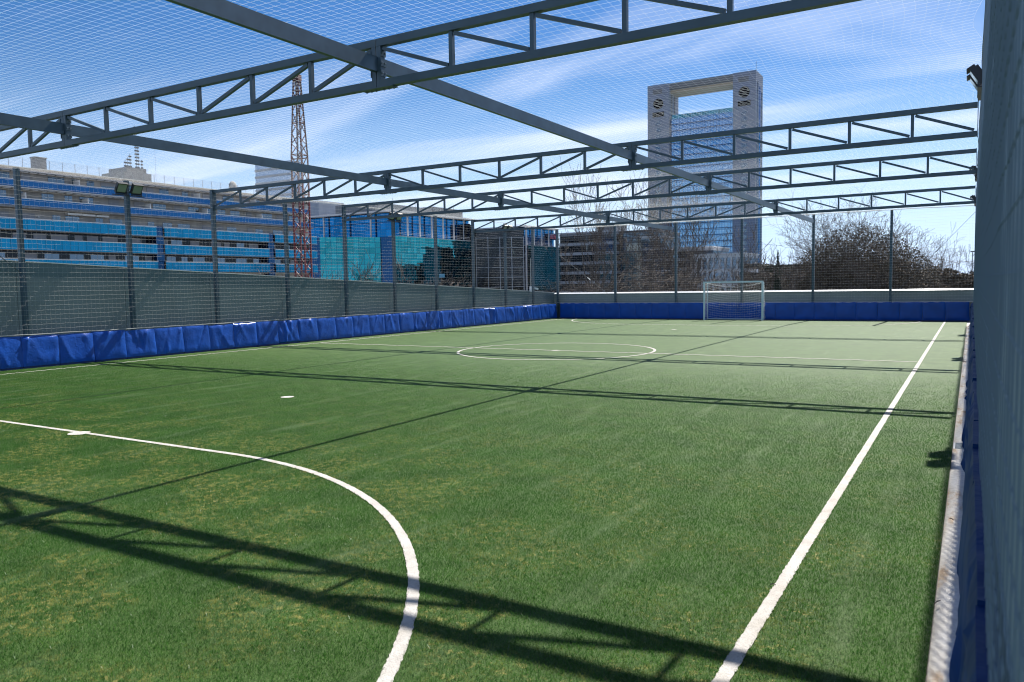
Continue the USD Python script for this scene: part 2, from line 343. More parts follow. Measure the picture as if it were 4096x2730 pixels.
for c, r, lab in (((0, 5.90), 0.15, 'white blot of a penalty mark on the near curved penalty line'),
                  ((0, 9.90), 0.125, 'lone round white spot on open turf in the left foreground'),
                  ((0, 20.94), 0.13, 'small white centre spot inside the centre circle'),
                  ((0, L - 9.9), 0.12, 'tiny far white spot between centre circle and goal')):
    single('penalty_spot', disc(c, r, int(c[1] * 10)), LINE, lab, 'pitch spot')

# ------------------------------------------------------------------ fabricated frame: posts, trusses, beams
def xp(y): return -11.14 + 0.0085 * (y - 11)           # line of the left posts
def xpad(y): return -11.03 + 0.0104 * (y - 10.3)       # front of the left pads
BAYS = [4.7, 7.95, 11.0, 14.15, 17.25, 20.45, 23.6, 26.7, 29.8, 33.0, 36.15, 39.2]
TR = [8.0, 17.3, 23.6, 33.15]
def make_post(label, loc, group, h=5.42, z0=-0.02):
    t = thing('net_post', label, 'post', loc, 0, group)
    part(t, 'shaft', MB().box((-0.06, -0.06, z0 + 0.012), (0.06, 0.06, h)), STEEL)
    part(t, 'base_plate', MB().box((-0.13, -0.13, z0 - 0.003), (0.13, 0.13, z0 + 0.01)), STEEL)
    part(t, 'cap', MB().box((-0.065, -0.065, h + 0.001), (0.065, 0.065, h + 0.012)), STEEL)
    return t
P0 = None
for i, y in enumerate(BAYS):
    lab = f'dark steel net post on the left touchline side, {nth(len(BAYS) - 1 - i)} from the far left corner'
    if P0 is None: P0 = make_post(lab, (xp(y), y, 0), 'net posts along the left side')
    else: dup(P0, lab, (xp(y), y, 0), 0, 'net posts along the left side')
FARX = [-10.78, -6.97, -3.28, 0.40, 4.04, 7.66]
FL = ['steel corner post where the left net meets the far net', 'far net post second from the left corner', 'far net post carrying the end of the left roof beam',
      'far net post standing behind the goal', 'far net post carrying the end of the right roof beam', 'rightmost far net post in front of the big bare tree']
for x, lab in zip(FARX, FL):
    dup(P0, lab, (x, 42.1, 0), 0, 'net posts along the far end')
XV = [-11.05] + [-9.76, -8.51, -7.25, -6.0, -4.75] + [-3.52] + [-2.25, -0.98, 0.28, 1.53, 2.77] + [4.03] + [5.26, 6.46, 7.66, 8.85, 10.02] + [11.14]
ZT, ZB = 5.38, 4.83
def make_truss(y, label):
    t = thing('roof_truss', label, 'truss', (0, y, 0), 0, 'roof trusses spanning the pitch')
    for nm, z in (('top_chord', ZT), ('bottom_chord', ZB)):
        for a, b in ((XV[0], -3.525), (-3.515, 4.025), (4.035, XV[-1])):
            part(t, nm, MB().box((a, -0.05, z - 0.05), (b, 0.05, z + 0.05)), STEEL)
    for i, x in enumerate(XV):
        if x in (-3.52, 4.03):
            for s in (-1, 1):
                part(t, 'splice_post', MB().box((x + s * 0.043 - 0.037, -0.046, ZB + 0.051), (x + s * 0.043 + 0.037, 0.046, ZT - 0.051)), STEEL)
            pl = part(t, 'splice_plate', MB().box((x - 0.28, -0.07, ZB - 0.064), (x + 0.28, 0.07, ZB - 0.051)), STEEL)
            bm = MB()
            for s in (-1, 1):
                for q in range(3): bm.tube((x + s * (0.07 + q * 0.085), 0.03, ZB - 0.08), (x + s * (0.07 + q * 0.085), 0.03, ZB - 0.0645), 0.014, 6)
            part(pl, 'bolt', bm, BOLT)
            for zc in (ZB + 0.14, (ZB + ZT) / 2, ZT - 0.14):
                for s in (-1, 1):
                    cl = part(t, 'bolt_plate', MB().box((x + s * 0.087 - 0.006, -0.055, zc - 0.045), (x + s * 0.087 + 0.006, 0.055, zc + 0.045)), STEEL)
                    part(cl, 'bolt', MB().tube((x + s * 0.093, -0.03, zc), (x + s * 0.108, -0.03, zc), 0.013, 6).tube((x + s * 0.093, 0.03, zc), (x + s * 0.108, 0.03, zc), 0.013, 6), BOLT)
        elif 0 < i < len(XV) - 1:
            part(t, 'vertical', MB().box((x - 0.028, -0.03, ZB + 0.05), (x + 0.028, 0.03, ZT - 0.05)), STEEL)
    for i in range(len(XV) - 1):
        a, b = XV[i], XV[i + 1]
        down = (6 <= i < 9) or i >= 12                       # falls towards the right
        o0 = 0.10 if XV[i] in (-3.52, 4.03) else 0.05
        o1 = 0.10 if XV[i + 1] in (-3.52, 4.03) else 0.05
        za, zb = (ZT - 0.08, ZB + 0.08) if down else (ZB + 0.08, ZT - 0.08)
        part(t, 'diagonal', MB().bar((a + o0, 0, za), (b - o1, 0, zb), 0.05, 0.05), STEEL)
    part(t, 'end_plate', MB().box((XV[-1] + 0.002, -0.08, ZB - 0.06), (XV[-1] + 0.016, 0.08, ZT + 0.06)), STEEL)
    part(t, 'end_plate', MB().box((XV[0] - 0.016, -0.08, ZB - 0.06), (XV[0] - 0.002, 0.08, ZT + 0.06)), STEEL)
    return t
tr0 = make_truss(TR[0], 'nearest steel lattice roof truss, crossing the top of the picture')
for y, lab in zip(TR[1:], ('second lattice roof truss, crossing in front of the tower', 'third lattice roof truss from the camera', 'farthest lattice roof truss, just before the far net')):
    dup(tr0, lab, (0, y, 0), 0, 'roof trusses spanning the pitch')

for x, lab in ((-3.52, 'long steel roof beam on the left, running over all trusses'), (4.03, 'long steel roof beam on the right, running from top of picture to far net')):
    t = thing('roof_beam', lab, 'beam', (x, 0, 5.09), 0, 'long roof beams')
    ys = [1.5] + TR + [42.03]
    for a, b in zip(ys[:-1], ys[1:]):
        part(t, 'length', MB().box((-0.034, a + (0.056 if a > 2 else 0), -0.10), (0.034, b - 0.056, 0.10)), GALV)
    part(t, 'joint_plate', MB().box((-0.042, 13.0, -0.07), (-0.035, 13.16, 0.07)), GALV)
    part(t, 'joint_plate', MB().box((-0.042, 27.3, -0.07), (-0.035, 27.46, 0.07)), GALV)

# ------------------------------------------------------------------ walls round the pitch
t = thing('perimeter_wall', 'grey green panelled wall with sloping top behind the left net', 'wall', (0, 0, 0))
def xw(y): return -11.46 + 0.0085 * (y - 11)
def ztop(y): return 2.95 - 0.0437 * (y - 10.5)
yb = [1.5] + BAYS + [42.42]
for a, b in zip(yb[:-1], yb[1:]):
    b2 = b - 0.012
    v = []
    for x_off in (-0.06, 0.0):
        for y in (a, b2):
            v += [(xw(y) + x_off, y, -0.03), (xw(y) + x_off, y, ztop(y))]
    f = [[4, 6, 7], [4, 7, 5], [0, 1, 3], [0, 3, 2], [1, 5, 7], [1, 7, 3], [0, 4, 5], [0, 5, 1], [2, 3, 7], [2, 7, 6]]
    part(t, 'panel', (np.array(v), np.array(f)), PANELG)
    cv = []
    for xo in (-0.075, 0.016):
        for y in (a, b2):
            cv += [(xw(y) + xo, y, ztop(y) + 0.002), (xw(y) + xo, y, ztop(y) + 0.028)]
    part(t, 'coping', (np.array(cv), np.array(f + [[0, 2, 6], [0, 6, 4]])), COPING)
t = thing('parapet_wall', 'low grey parapet with white coping behind the far net', 'wall', (0, 0, 0))
fx = [-11.2, -6.97, -3.28, 0.40, 4.04, 7.66, 11.6]
for a, b in zip(fx[:-1], fx[1:]):
    part(t, 'panel', MB().box((a, 42.44, -0.03), (b - 0.01, 42.56, 1.49)), PARAPET)
    cv = np.array([(x_, *yz) for x_ in (a, b - 0.006) for yz in ((42.395, 1.47), (42.395, 1.485), (42.52, 1.55), (42.62, 1.55), (42.62, 1.492), (42.435, 1.492))])
    cf = np.array([[i, (i + 1) % 6, (i + 1) % 6 + 6] for i in range(6)] + [[i, (i + 1) % 6 + 6, i + 6] for i in range(6)] + [[0, i + 1, i] for i in range(1, 5)] + [[6, 6 + i, 7 + i] for i in range(1, 5)])
    part(t, 'coping', (cv, cf), WHITECAP)
part(t, 'ledge', MB().box((-11.1, 42.25, 0.90), (11.6, 42.43, 0.935)), COPING)

t = thing('corrugated_wall', 'tall blue grey corrugated metal wall at the right edge of the picture', 'wall', (0, 0, 0))
yy = np.arange(-1.0, 42.3, 0.0625); prof = np.array([0, 0, 0.042, 0.042])[np.arange(len(yy)) % 4]
for k in range(14):
    sl = slice(k * 52, min(len(yy), k * 52 + 53)); y_, p_ = yy[sl], prof[sl]
    n = len(y_)
    if n < 2: break
    v = np.vstack([np.c_[11.275 - p_, y_ + 0.004 * (p_ > 0), np.full(n, -0.02)], np.c_[11.275 - p_, y_ + 0.004 * (p_ > 0), np.full(n, 3.8)]])
    i = np.arange(n - 1); f = np.vstack([np.stack([i, i + n, i + n + 1], 1), np.stack([i, i + n + 1, i + 1], 1)])
    part(t, 'sheet', (v, f), WALLSHEET)
part(t, 'cap', MB().box((11.235, -1, 3.802), (11.31, 42.3, 3.84)), WALLSHEET)

# ------------------------------------------------------------------ blue pads
def pad_mesh(w, h, th, seed, wr=1.0, nu=20, nv=16, sag=0.0, lean=0.0):
    """Padded mat in the yz plane facing +x: y 0..w, z 0..h; wrinkled vinyl front."""
    r = np.random.default_rng(seed)
    u, v = np.meshgrid(np.linspace(0, 1, nu), np.linspace(0, 1, nv), indexing='ij')
    edge = (1 - (2 * u - 1) ** 8) * (1 - (2 * v - 1) ** 10)
    d = 0.02 * edge
    for _ in range(r.integers(5, 9)):
        u0, sl = r.random(), r.normal(0, 0.45); wd = 0.03 + 0.05 * r.random(); amp = 0.024 * wr * r.normal(0.3, 0.9)
        top = r.random() < 0.75
        tt = (1 - v) if top else v
        d += amp * np.exp(-((u - u0 - sl * tt) / (wd * (0.6 + tt))) ** 2) * np.exp(-tt * (1.2 + 2 * r.random())) * edge ** 0.5
    d += 0.036 * wr * (fbm(np.stack([u * 2.2, v * 2.0, np.full_like(u, seed * 1.7)], -1), 3, seed) - 0.5) * edge
    d += sag * np.sin(math.pi * u) * (1 - v) * 0.5 - lean * v
    ys = u * w + 0.006 * np.sin(v * 5 + seed)
    zs = v * h - 0.012 * r.random() * (v > 0.9) * np.sin(u * math.pi * (2 + r.integers(0, 3)))
    F = np.stack([th + d, ys, zs], -1).reshape(-1, 3)
    idx = np.arange(nu * nv).reshape(nu, nv)
    q = np.stack([idx[:-1, :-1], idx[1:, :-1], idx[1:, 1:], idx[:-1, 1:]], -1).reshape(-1, 4)
    f = np.vstack([q[:, [0, 1, 2]], q[:, [0, 2, 3]]])
    V = [F]; n = len(F)
    loop = np.r_[idx[:, 0], idx[-1, 1:], idx[-2::-1, -1], idx[0, -2:0:-1]]
    B = F[loop].copy(); B[:, 0] = -lean * 1.05; m = len(loop)
    i = np.arange(m); j = (i + 1) % m
    f = np.vstack([f, np.stack([loop[i], n + i, n + j], 1), np.stack([loop[i], n + j, loop[j]], 1)])
    return np.vstack([F, B]), f
def place(vf, ax, ay, o):
    """Local x -> ax, local y -> ay, z up."""
    v = vf[0]; v2 = v[:, :1] * np.asarray(ax) + v[:, 1:2] * np.asarray(ay) + v[:, 2:3] * np.array([0, 0, 1.0]) + np.asarray(o)
    f = vf[1]
    if np.cross(ax, ay)[2] < 0: f = f[:, ::-1]
    return v2, f
def pad(name_label, w, h, seed, ax, ay, o, wr, group, sag=0.0, lean=0.0, m=None, th=0.085):
    t = thing('wall_pad', name_label, 'wall pad', (0, 0, 0), 0, group)
    part(t, 'cover', place(pad_mesh(w - 0.007, h, th, seed, wr, sag=sag, lean=lean), ax, ay, (o[0], o[1], 0.06)), m or VINYL, smooth=40)
    hem = np.asarray(MB().box((0.0, 0.0, 0.0), (0.07, w - 0.02, 0.055)).arrays()[0])
    part(t, 'hem', place((hem, MB().box((0, 0, 0), (1, 1, 1)).arrays()[1]), ax, ay, (o[0], o[1], 0.003)), VINYL_HEM)
ys = 41.75 - 0.998 * np.arange(0, 36)
for i, y in enumerate(ys):
    s = np.array([0.0104, 1.0, 0]) / np.linalg.norm([0.0104, 1])
    pad(f'wrinkled blue pad in the left hand row, {nth(i)} from the far corner', 0.998, 0.82 + 0.012 * math.sin(i * 2.3), 100 + i, np.array([s[1], -s[0], 0]), s,
        (xpad(y) - 0.055, y - 0.998, 0), 1.25 + (i in (3, 7, 12, 21, 27)) * 0.9, 'blue pads along the left side', lean=0.08)
for i in range(22):
    x0 = -10.53 + 0.98 * i + 0.02
    pad(f'smooth dark blue pad along the far end, {nth(i)} from the left corner', min(0.98, 11.1 - x0), 0.86, 300 + i, np.array([0, -1.0, 0]), np.array([1.0, 0, 0]),
        (x0, 41.93, 0), 0.28, 'blue pads along the far end')
for i in range(40):
    y0 = 1.6 + 1.005 * i
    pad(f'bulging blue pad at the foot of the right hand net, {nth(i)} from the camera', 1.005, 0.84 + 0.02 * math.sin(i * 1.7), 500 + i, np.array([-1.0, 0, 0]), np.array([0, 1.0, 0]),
        (11.185 + 0.006 * math.sin(i * 1.3), y0, 0), 1.1, 'blue pads along the right side', sag=0.02, lean=0.03, m=VINYL_SHADED, th=0.06)

# ------------------------------------------------------------------ nets
CELL = 0.13
def wob(P, amp, sc, seed):
    q = P / sc
    return P + amp * 2 * (np.stack([fbm(q + s, 2, seed + s) for s in (11, 37, 59)], -1) - 0.5)
def roof_net():
    xs = np.linspace(-11.12, 11.18, 172); ysn = np.arange(1.4, 42.1, CELL)
    def lift(X, Y):
        ye = np.array([-3.0] + TR + [42.1]); k = np.clip(np.searchsorted(ye, Y, 'right') - 1, 0, len(ye) - 2)
        tt = (Y - ye[k]) / (ye[k + 1] - ye[k])
        z = 5.445 - 0.16 * np.sin(math.pi * tt) * (0.35 + 0.65 * np.clip((11.2 - np.abs(X)) / 3, 0, 1))
        Xw = X + 0.10 * np.clip((X - 6.0) / 5, 0, 1) * np.sin(Y * 1.9 + X * 0.7) * np.sin(math.pi * tt) + 0.05 * np.sin(math.pi * tt) * np.sin(X * 0.9)
        return Xw, z
    out = MB()
    X, Y = np.meshgrid(np.linspace(-11.12, 11.18, 90), ysn, indexing='xy'); Xw, Z = lift(X, Y)
    out.add(*strands(wob(np.stack([Xw, Y, Z], -1), 0.016, 0.8, 3), 0.00082))
    Y, X = np.meshgrid(np.linspace(1.4, 42.1, 140), xs, indexing='xy'); Xw, Z = lift(X, Y)
    out.add(*strands(wob(np.stack([Xw, Y, Z], -1), 0.016, 0.8, 3), 0.00082))
    return out
def side_net(fn, u0, u1, z0, z1, nu_pts, amp, r, seed, cell=CELL, hr=None):
    """fn(u, z) -> point arrays; verticals every cell along u, horizontals every cell in z."""
    out = MB()
    us = np.arange(u0, u1 + 1e-6, cell); zs = np.arange(z0, z1 + 1e-6, cell)
    U, Zz = np.meshgrid(np.linspace(u0, u1, nu_pts), zs, indexing='xy')
    out.add(*strands(wob(fn(U, Zz), amp, 0.28, seed), hr or r))
    Zz, U = np.meshgrid(np.linspace(z0, z1, 30), us, indexing='xy')
    out.add(*strands(wob(fn(U, Zz), amp, 0.28, seed), r if hr else r * 0.5))
    return out
single('roof_net', roof_net(), NETR, 'fine white square net stretched over the whole pitch as a roof', 'net')
t = thing('side_net', 'white square net hanging along the left side behind the pads', 'net')
part(t, 'mesh', side_net(lambda u, z: np.stack([xp(u) + 0.085 + 0 * z, u, z], -1), 1.5, 42.0, 0.93, 5.4, 170, 0.004, 0.0019, 5), NET)
part(t, 'edge_rope', MB().add(*strands(wob(np.stack([xp(np.linspace(1.5, 42, 140)) + 0.08, np.linspace(1.5, 42, 140), np.full(140, 5.45)], -1)[None], 0.02, 0.7, 9), 0.012, 4))
     .add(*strands(wob(np.stack([xp(np.linspace(1.5, 42, 140)) + 0.08, np.linspace(1.5, 42, 140), np.full(140, 0.925)], -1)[None], 0.03, 0.4, 8), 0.011, 4)), NET)
t = thing('end_net', 'white square net closing the far end behind the goal', 'net')
part(t, 'mesh', side_net(lambda u, z: np.stack([u, 42.02 + 0 * z, z], -1), -10.75, 11.2, 0.95, 5.4, 120, 0.004, 0.0021, 6), NET)
part(t, 'edge_rope', MB().add(*strands(wob(np.stack([np.linspace(-10.8, 11.2, 90), np.full(90, 42.0), np.full(90, 5.43)], -1)[None], 0.02, 0.7, 4), 0.016, 4))
     .add(*strands(wob(np.stack([np.linspace(-10.8, 11.2, 90), np.full(90, 42.0), np.full(90, 0.945)], -1)[None], 0.01, 0.7, 4), 0.012, 4)), NET)
t = thing('curtain_net', 'blurred net hanging close to the camera at the right edge', 'net')
part(t, 'mesh', side_net(lambda u, z: np.stack([11.188 + 0.003 * np.sin(u * 2.1) + 0 * z, u, z], -1), 0.3, 42.0, 0.88, 5.42, 260, 0.003, 0.0022, 15, hr=0.0018), NETD)
part(t, 'edge_rope', strands(wob(np.stack([np.full(140, 11.19), np.linspace(0.3, 42, 140), np.full(140, 5.45)], -1)[None], 0.015, 0.7, 9), 0.012, 4), NETD)

# ------------------------------------------------------------------ goal
t = thing('football_goal', 'pale futsal goal with sagging white net before the far pads', 'goal', (0.17, 41.12, 0))
for s in (-1, 1):
    part(t, 'goal_post', MB().box((s * 1.54 - 0.04, -0.04, 0.004), (s * 1.54 + 0.04, 0.04, 2.0)), GOALW)
part(t, 'crossbar', MB().box((-1.58, -0.04, 2.0005), (1.58, 0.04, 2.08)), GOALW)
for s in (-1, 1):
    part(t, 'back_post', MB().tube((s * 1.50, 0.52, 0.05), (s * 1.50, 0.50, 1.99), 0.02, 8), GOALW, smooth=40)
    part(t, 'side_bar', MB().tube((s * 1.53, 0.04, 0.03), (s * 1.50, 0.52, 0.03), 0.02, 8), GOALW, smooth=40)
    part(t, 'top_stay', MB().tube((s * 1.53, 0.04, 2.02), (s * 1.50, 0.50, 1.99), 0.018, 8), GOALW, smooth=40)
part(t, 'base_bar', MB().tube((-1.50, 0.53, 0.045), (1.50, 0.53, 0.045), 0.024, 8), GOALW, smooth=40)
nb = MB()
xs = np.linspace(-1.5, 1.5, 25); vs = np.linspace(0, 1, 25)
def gnet(X, V):
    Z = 1.98 - V * 1.80; s = 1 - (X / 1.5) ** 2
    Zs = Z - 0.22 * s * (1 - 0.35 * V); Ys = 0.50 + 0.05 * s * np.sin(math.pi * V) + 0.03 * V
    return np.stack([X, Ys, Zs], -1)
X, V = np.meshgrid(np.linspace(-1.5, 1.5, 40), np.linspace(0, 1, 15), indexing='xy'); nb.add(*strands(wob(gnet(X, V), 0.010, 0.15, 2), 0.0042))
V, X = np.meshgrid(np.linspace(0, 1, 24), np.linspace(-1.5, 1.5, 25), indexing='xy'); nb.add(*strands(wob(gnet(X, V), 0.010, 0.15, 2), 0.0024))
for s in (-1, 1):
    Vv, D = np.meshgrid(np.linspace(0.1, 1.95, 30), np.linspace(0.06, 0.52, 5), indexing='xy')
    nb.add(*strands(wob(np.stack([s * (1.53 + 0.05 * np.sin(Vv * 9)), D, Vv], -1), 0.012, 0.12, 4), 0.003))
    D, Vv = np.meshgrid(np.linspace(0.05, 0.53, 12), np.linspace(0.08, 1.95, 17), indexing='xy')
    nb.add(*strands(wob(np.stack([s * (1.53 + 0.09 * np.sin(math.pi * (D - 0.05) / 0.48) * (2.1 - Vv) / 2), D, Vv - 0.04 * np.sin(math.pi * D / 0.5)], -1), 0.012, 0.12, 4), 0.004))
D, X = np.meshgrid(np.linspace(0.04, 0.5, 8), np.linspace(-1.5, 1.5, 25), indexing='xy')
nb.add(*strands(np.stack([X, D, 2.02 - 0.16 * (1 - (X / 1.5) ** 2) * D / 0.5 - 0.03 * np.sin(math.pi * D / 0.5)], -1), 0.0024))
for dd in (0.14, 0.27, 0.4):
    xx = np.linspace(-1.5, 1.5, 40); nb.add(*strands(np.stack([xx, np.full(40, dd), 2.0 - 0.20 * (1 - (xx / 1.5) ** 2)], -1)[None], 0.004))
part(t, 'goal_net', nb, GOALNET)
# ------------------------------------------------------------------ floodlights and small fittings
def flood_mesh(parent, yc, tilt):
    """One lamp head; local +x points over the pitch."""
    cx, cz = 0.13, -0.27
    a = np.array([math.cos(tilt), 0, -math.sin(tilt)]); u = np.array([math.sin(tilt), 0, math.cos(tilt)]); s = np.array([0, 1.0, 0])
    c = np.array([cx, yc, cz])
    h = part(parent, 'lamp_housing', MB().obox(c, a, s, u, (0.045, 0.165, 0.16)), BLACKP)
    fb = MB()
    for k in range(7): fb.obox(c - a * 0.065 + s * (-0.13 + k * 0.043), a, s, u, (0.02, 0.006, 0.13))
    part(h, 'cooling_fin', fb, BLACKP)
    part(h, 'lamp_glass', MB().obox(c + a * 0.0465, a, s, u, (0.0015, 0.135, 0.125)), LENS)
    part(h, 'hood', MB().obox(c + a * 0.06 + u * 0.152, a, s, u, (0.015, 0.165, 0.008)), BLACKP)
    part(h, 'base_lip', MB().obox(c + a * 0.05 - u * 0.166, a, s, u, (0.02, 0.168, 0.006)), BLACKP)
    part(parent, 'yoke', MB().bar((cx - 0.02, yc - 0.175, -0.27), (cx - 0.02, yc - 0.175, -0.46), 0.03, 0.008).bar((cx - 0.02, yc + 0.175, -0.27), (cx - 0.02, yc + 0.175, -0.46), 0.03, 0.008)
         .box((cx - 0.035, yc - 0.18, -0.475), (cx - 0.005, yc + 0.18, -0.462)), BLACKP)
def make_flood(label, loc, rz, group):
    t = thing('floodlight', label, 'floodlight', loc, rz, group)
    part(t, 'cross_arm', MB().box((0.065, -0.52, -0.50), (0.115, 0.52, -0.477)), BLACKP)
    for yc in (-0.25, 0.25): flood_mesh(t, yc, 0.55)
    part(t, 'junction_box', MB().box((-0.06, 0.062, -0.14), (0.05, 0.15, -0.04)), WHITE)
    return t
FG = 'twin floodlights on the posts'
f0 = make_flood('twin black floodlight on a left post before the blue balconies', (xp(14.15) - 0.0, 14.15, 5.45), 0, FG)
dup(f0, 'twin black floodlight before the teal glass building', (xp(26.7), 26.7, 5.45), 0, FG)
dup(f0, 'twin black floodlight before the dark glass atrium', (xp(36.15), 36.15, 5.45), 0, FG)
dup(f0, 'twin floodlight seen edge on at the top of the right hand net', (11.25, 14.15, 5.45), math.pi, FG)
dup(f0, 'twin floodlight on the right, between second and third truss ends', (11.25, 26.7, 5.45), math.pi, FG)
dup(f0, 'farthest twin floodlight on the right, at the last truss end', (11.25, 36.15, 5.45), math.pi, FG)

t = thing('security_camera', 'white security camera on the left wall near the far corner', 'camera', (-11.17, 39.45, 1.62))
part(t, 'mount_box', MB().box((-0.06, -0.10, 0.02), (0.05, 0.10, 0.36)), WHITE)
part(t, 'pole', MB().tube((-0.02, 0, 0.36), (-0.02, 0, 2.0), 0.015, 8), COPING)
part(t, 'body', MB().obox((0.16, 0.18, 0.24), (0.75, 0.62, -0.22), (-0.62, 0.78, 0), (0.17, 0.14, 0.97), (0.19, 0.055, 0.055)), WHITE)
part(t, 'arm', MB().bar((0.05, 0.02, 0.2), (0.12, 0.14, 0.2), 0.03, 0.03), WHITE)
single('notice_plate', MB().obox((-11.15, 30.5, 2.58), (0.2, 0.98, 0), (-0.98, 0.2, 0), (0.1, 0, 1), (0.17, 0.008, 0.09)), mat('pale_blue_plate', (0.12, 0.33, 0.55), 0.4),
       'small pale blue plate hanging in the left net before dark glass', 'plate')

def cable(label, a, b, r=0.008):
    t = thing('bracing_cable', label, 'cable', (0, 0, 0), 0, 'diagonal bracing cables')
    part(t, 'wire', MB().tube(a, b, r, 6), WIRE)
    a, b = np.asarray(a, float), np.asarray(b, float); m = a * 0.45 + b * 0.55; d = (b - a) / np.linalg.norm(b - a)
    part(t, 'turnbuckle', MB().tube(m - d * 0.12, m + d * 0.12, 0.022, 8), BOLT)
cable('bracing cable slanting across the left net at the left picture edge', (xp(8.5) + 0.02, 8.4, 4.9), (xp(11) + 0.02, 10.94, 2.6), 0.012)
cable('thin cable slanting down from corner post to the second far post', (-10.72, 42.1, 3.9), (-7.05, 42.1, 1.15))
cable('thin cable rising to the right across the sky beside the big tree', (7.72, 42.15, 1.2), (11.25, 42.15, 5.2))
cable('thin cable of a V in the last left bay, leaning one way', (xp(36.2), 36.2, 5.1), (xp(37.7), 37.7, 2.9))
cable('thin cable of a V in the last left bay, leaning back', (xp(39.1), 39.1, 5.1), (xp(37.75), 37.75, 2.9))
# ------------------------------------------------------------------ city materials
BLUEGL = glass('blue_balcony_glass', (0.015, 0.21, 0.36), 0.06, (0.002, 0.055, 0.13), 0.66, rnd=0.12)
BLUEGL2 = glass('deep_blue_balcony_glass', (0.035, 0.14, 0.31), 0.06, (0.004, 0.035, 0.11), 0.62, rnd=0.08)
TEALGL = glass('teal_mirror_glass', (0.025, 0.26, 0.29), 0.012, (0.002, 0.03, 0.04), 0.86, rnd=0.25)
DEEPGL = glass('deep_blue_mirror_glass', (0.012, 0.16, 0.36), 0.03, (0.002, 0.03, 0.12), 0.74, rnd=0.3)
NAVYGL = glass('navy_glass', (0.03, 0.10, 0.22), 0.05, (0.003, 0.010, 0.03), 0.5)
DARKGL = glass('dark_window_glass', (0.22, 0.30, 0.38), 0.05, (0.006, 0.008, 0.010), 0.45)
BLACKGL = glass('black_atrium_glass', (0.05, 0.055, 0.06), 0.04, (0.004, 0.004, 0.005), 0.4)
TOWERGL = usdkit.material(stage, '/World/Looks/tower_glass', {
    'g': ('geometry', {}), 'mp': ('mapping', {'rotation': (math.pi / 2, 0, 0)}),
    'br': ('brick_texture', {'offset': 0.0, 'squash': 1.0, 'scale': 1.0, 'brick_width': 1.5, 'row_height': 3.25, 'mortar_size': 0.10, 'mortar_smooth': 0.1,
                             'color1': (0.20, 0.38, 0.54), 'color2': (0.26, 0.45, 0.60), 'mortar': (0.03, 0.07, 0.13)}),
    'gl': ('glossy_bsdf', {'roughness': 0.08}), 'df': ('diffuse_bsdf', {'color': (0.015, 0.07, 0.20)}), 'mx': ('mix_closure', {'fac': 0.72})},
    [('g.position', 'mp.vector'), ('mp.vector', 'br.vector'), ('br.color', 'gl.color'), ('df.BSDF', 'mx.closure1'), ('gl.BSDF', 'mx.closure2')], surface='mx.closure')
BEIGE = mat('weathered_render', (0.42, 0.39, 0.355), 0.85, var=0.28, vscale=0.7)
SLAB = mat('grey_slab', (0.30, 0.285, 0.265), 0.85, var=0.3, vscale=0.8)
RAIL = mat('white_handrail', (0.72, 0.70, 0.67), 0.4)
ROOFD = mat('dark_roof', (0.075, 0.070, 0.066), 0.9, var=0.2)
FRAMEW = mat('window_frame_grey', (0.32, 0.33, 0.35), 0.5)
SHUT = mat('roller_shutter', (0.34, 0.34, 0.36), 0.6)
TOWERC = mat('tower_concrete', (0.165, 0.205, 0.28), 0.8, var=0.10, vscale=0.12)
WHITEC = mat('white_concrete', (0.55, 0.55, 0.55), 0.7, var=0.1)
GREYC = mat('office_grey', (0.36, 0.37, 0.39), 0.7, var=0.15, vscale=0.4)
LOUV = mat('louvre_metal', (0.12, 0.13, 0.14), 0.5)
BARK = mat('grey_bark', (0.085, 0.068, 0.055), 0.9, var=0.35, vscale=2.0)
TWIG = mat('brown_twigs', (0.100, 0.078, 0.062), 0.9, var=0.3, vscale=1.0)
DRYL = mat('dry_brown_foliage', (0.100, 0.077, 0.052), 0.9, var=0.45, vscale=0.6)
EVERG = mat('dark_evergreen', (0.020, 0.032, 0.018), 0.9, var=0.4, vscale=0.8)
REDLET = mat('red_sign_letters', (0.45, 0.03, 0.05), 0.4)
CLOTH = mat('dark_clothes', (0.03, 0.03, 0.04), 0.8)
SKIN = mat('skin', (0.42, 0.26, 0.19), 0.6)
rg = random.Random(21)

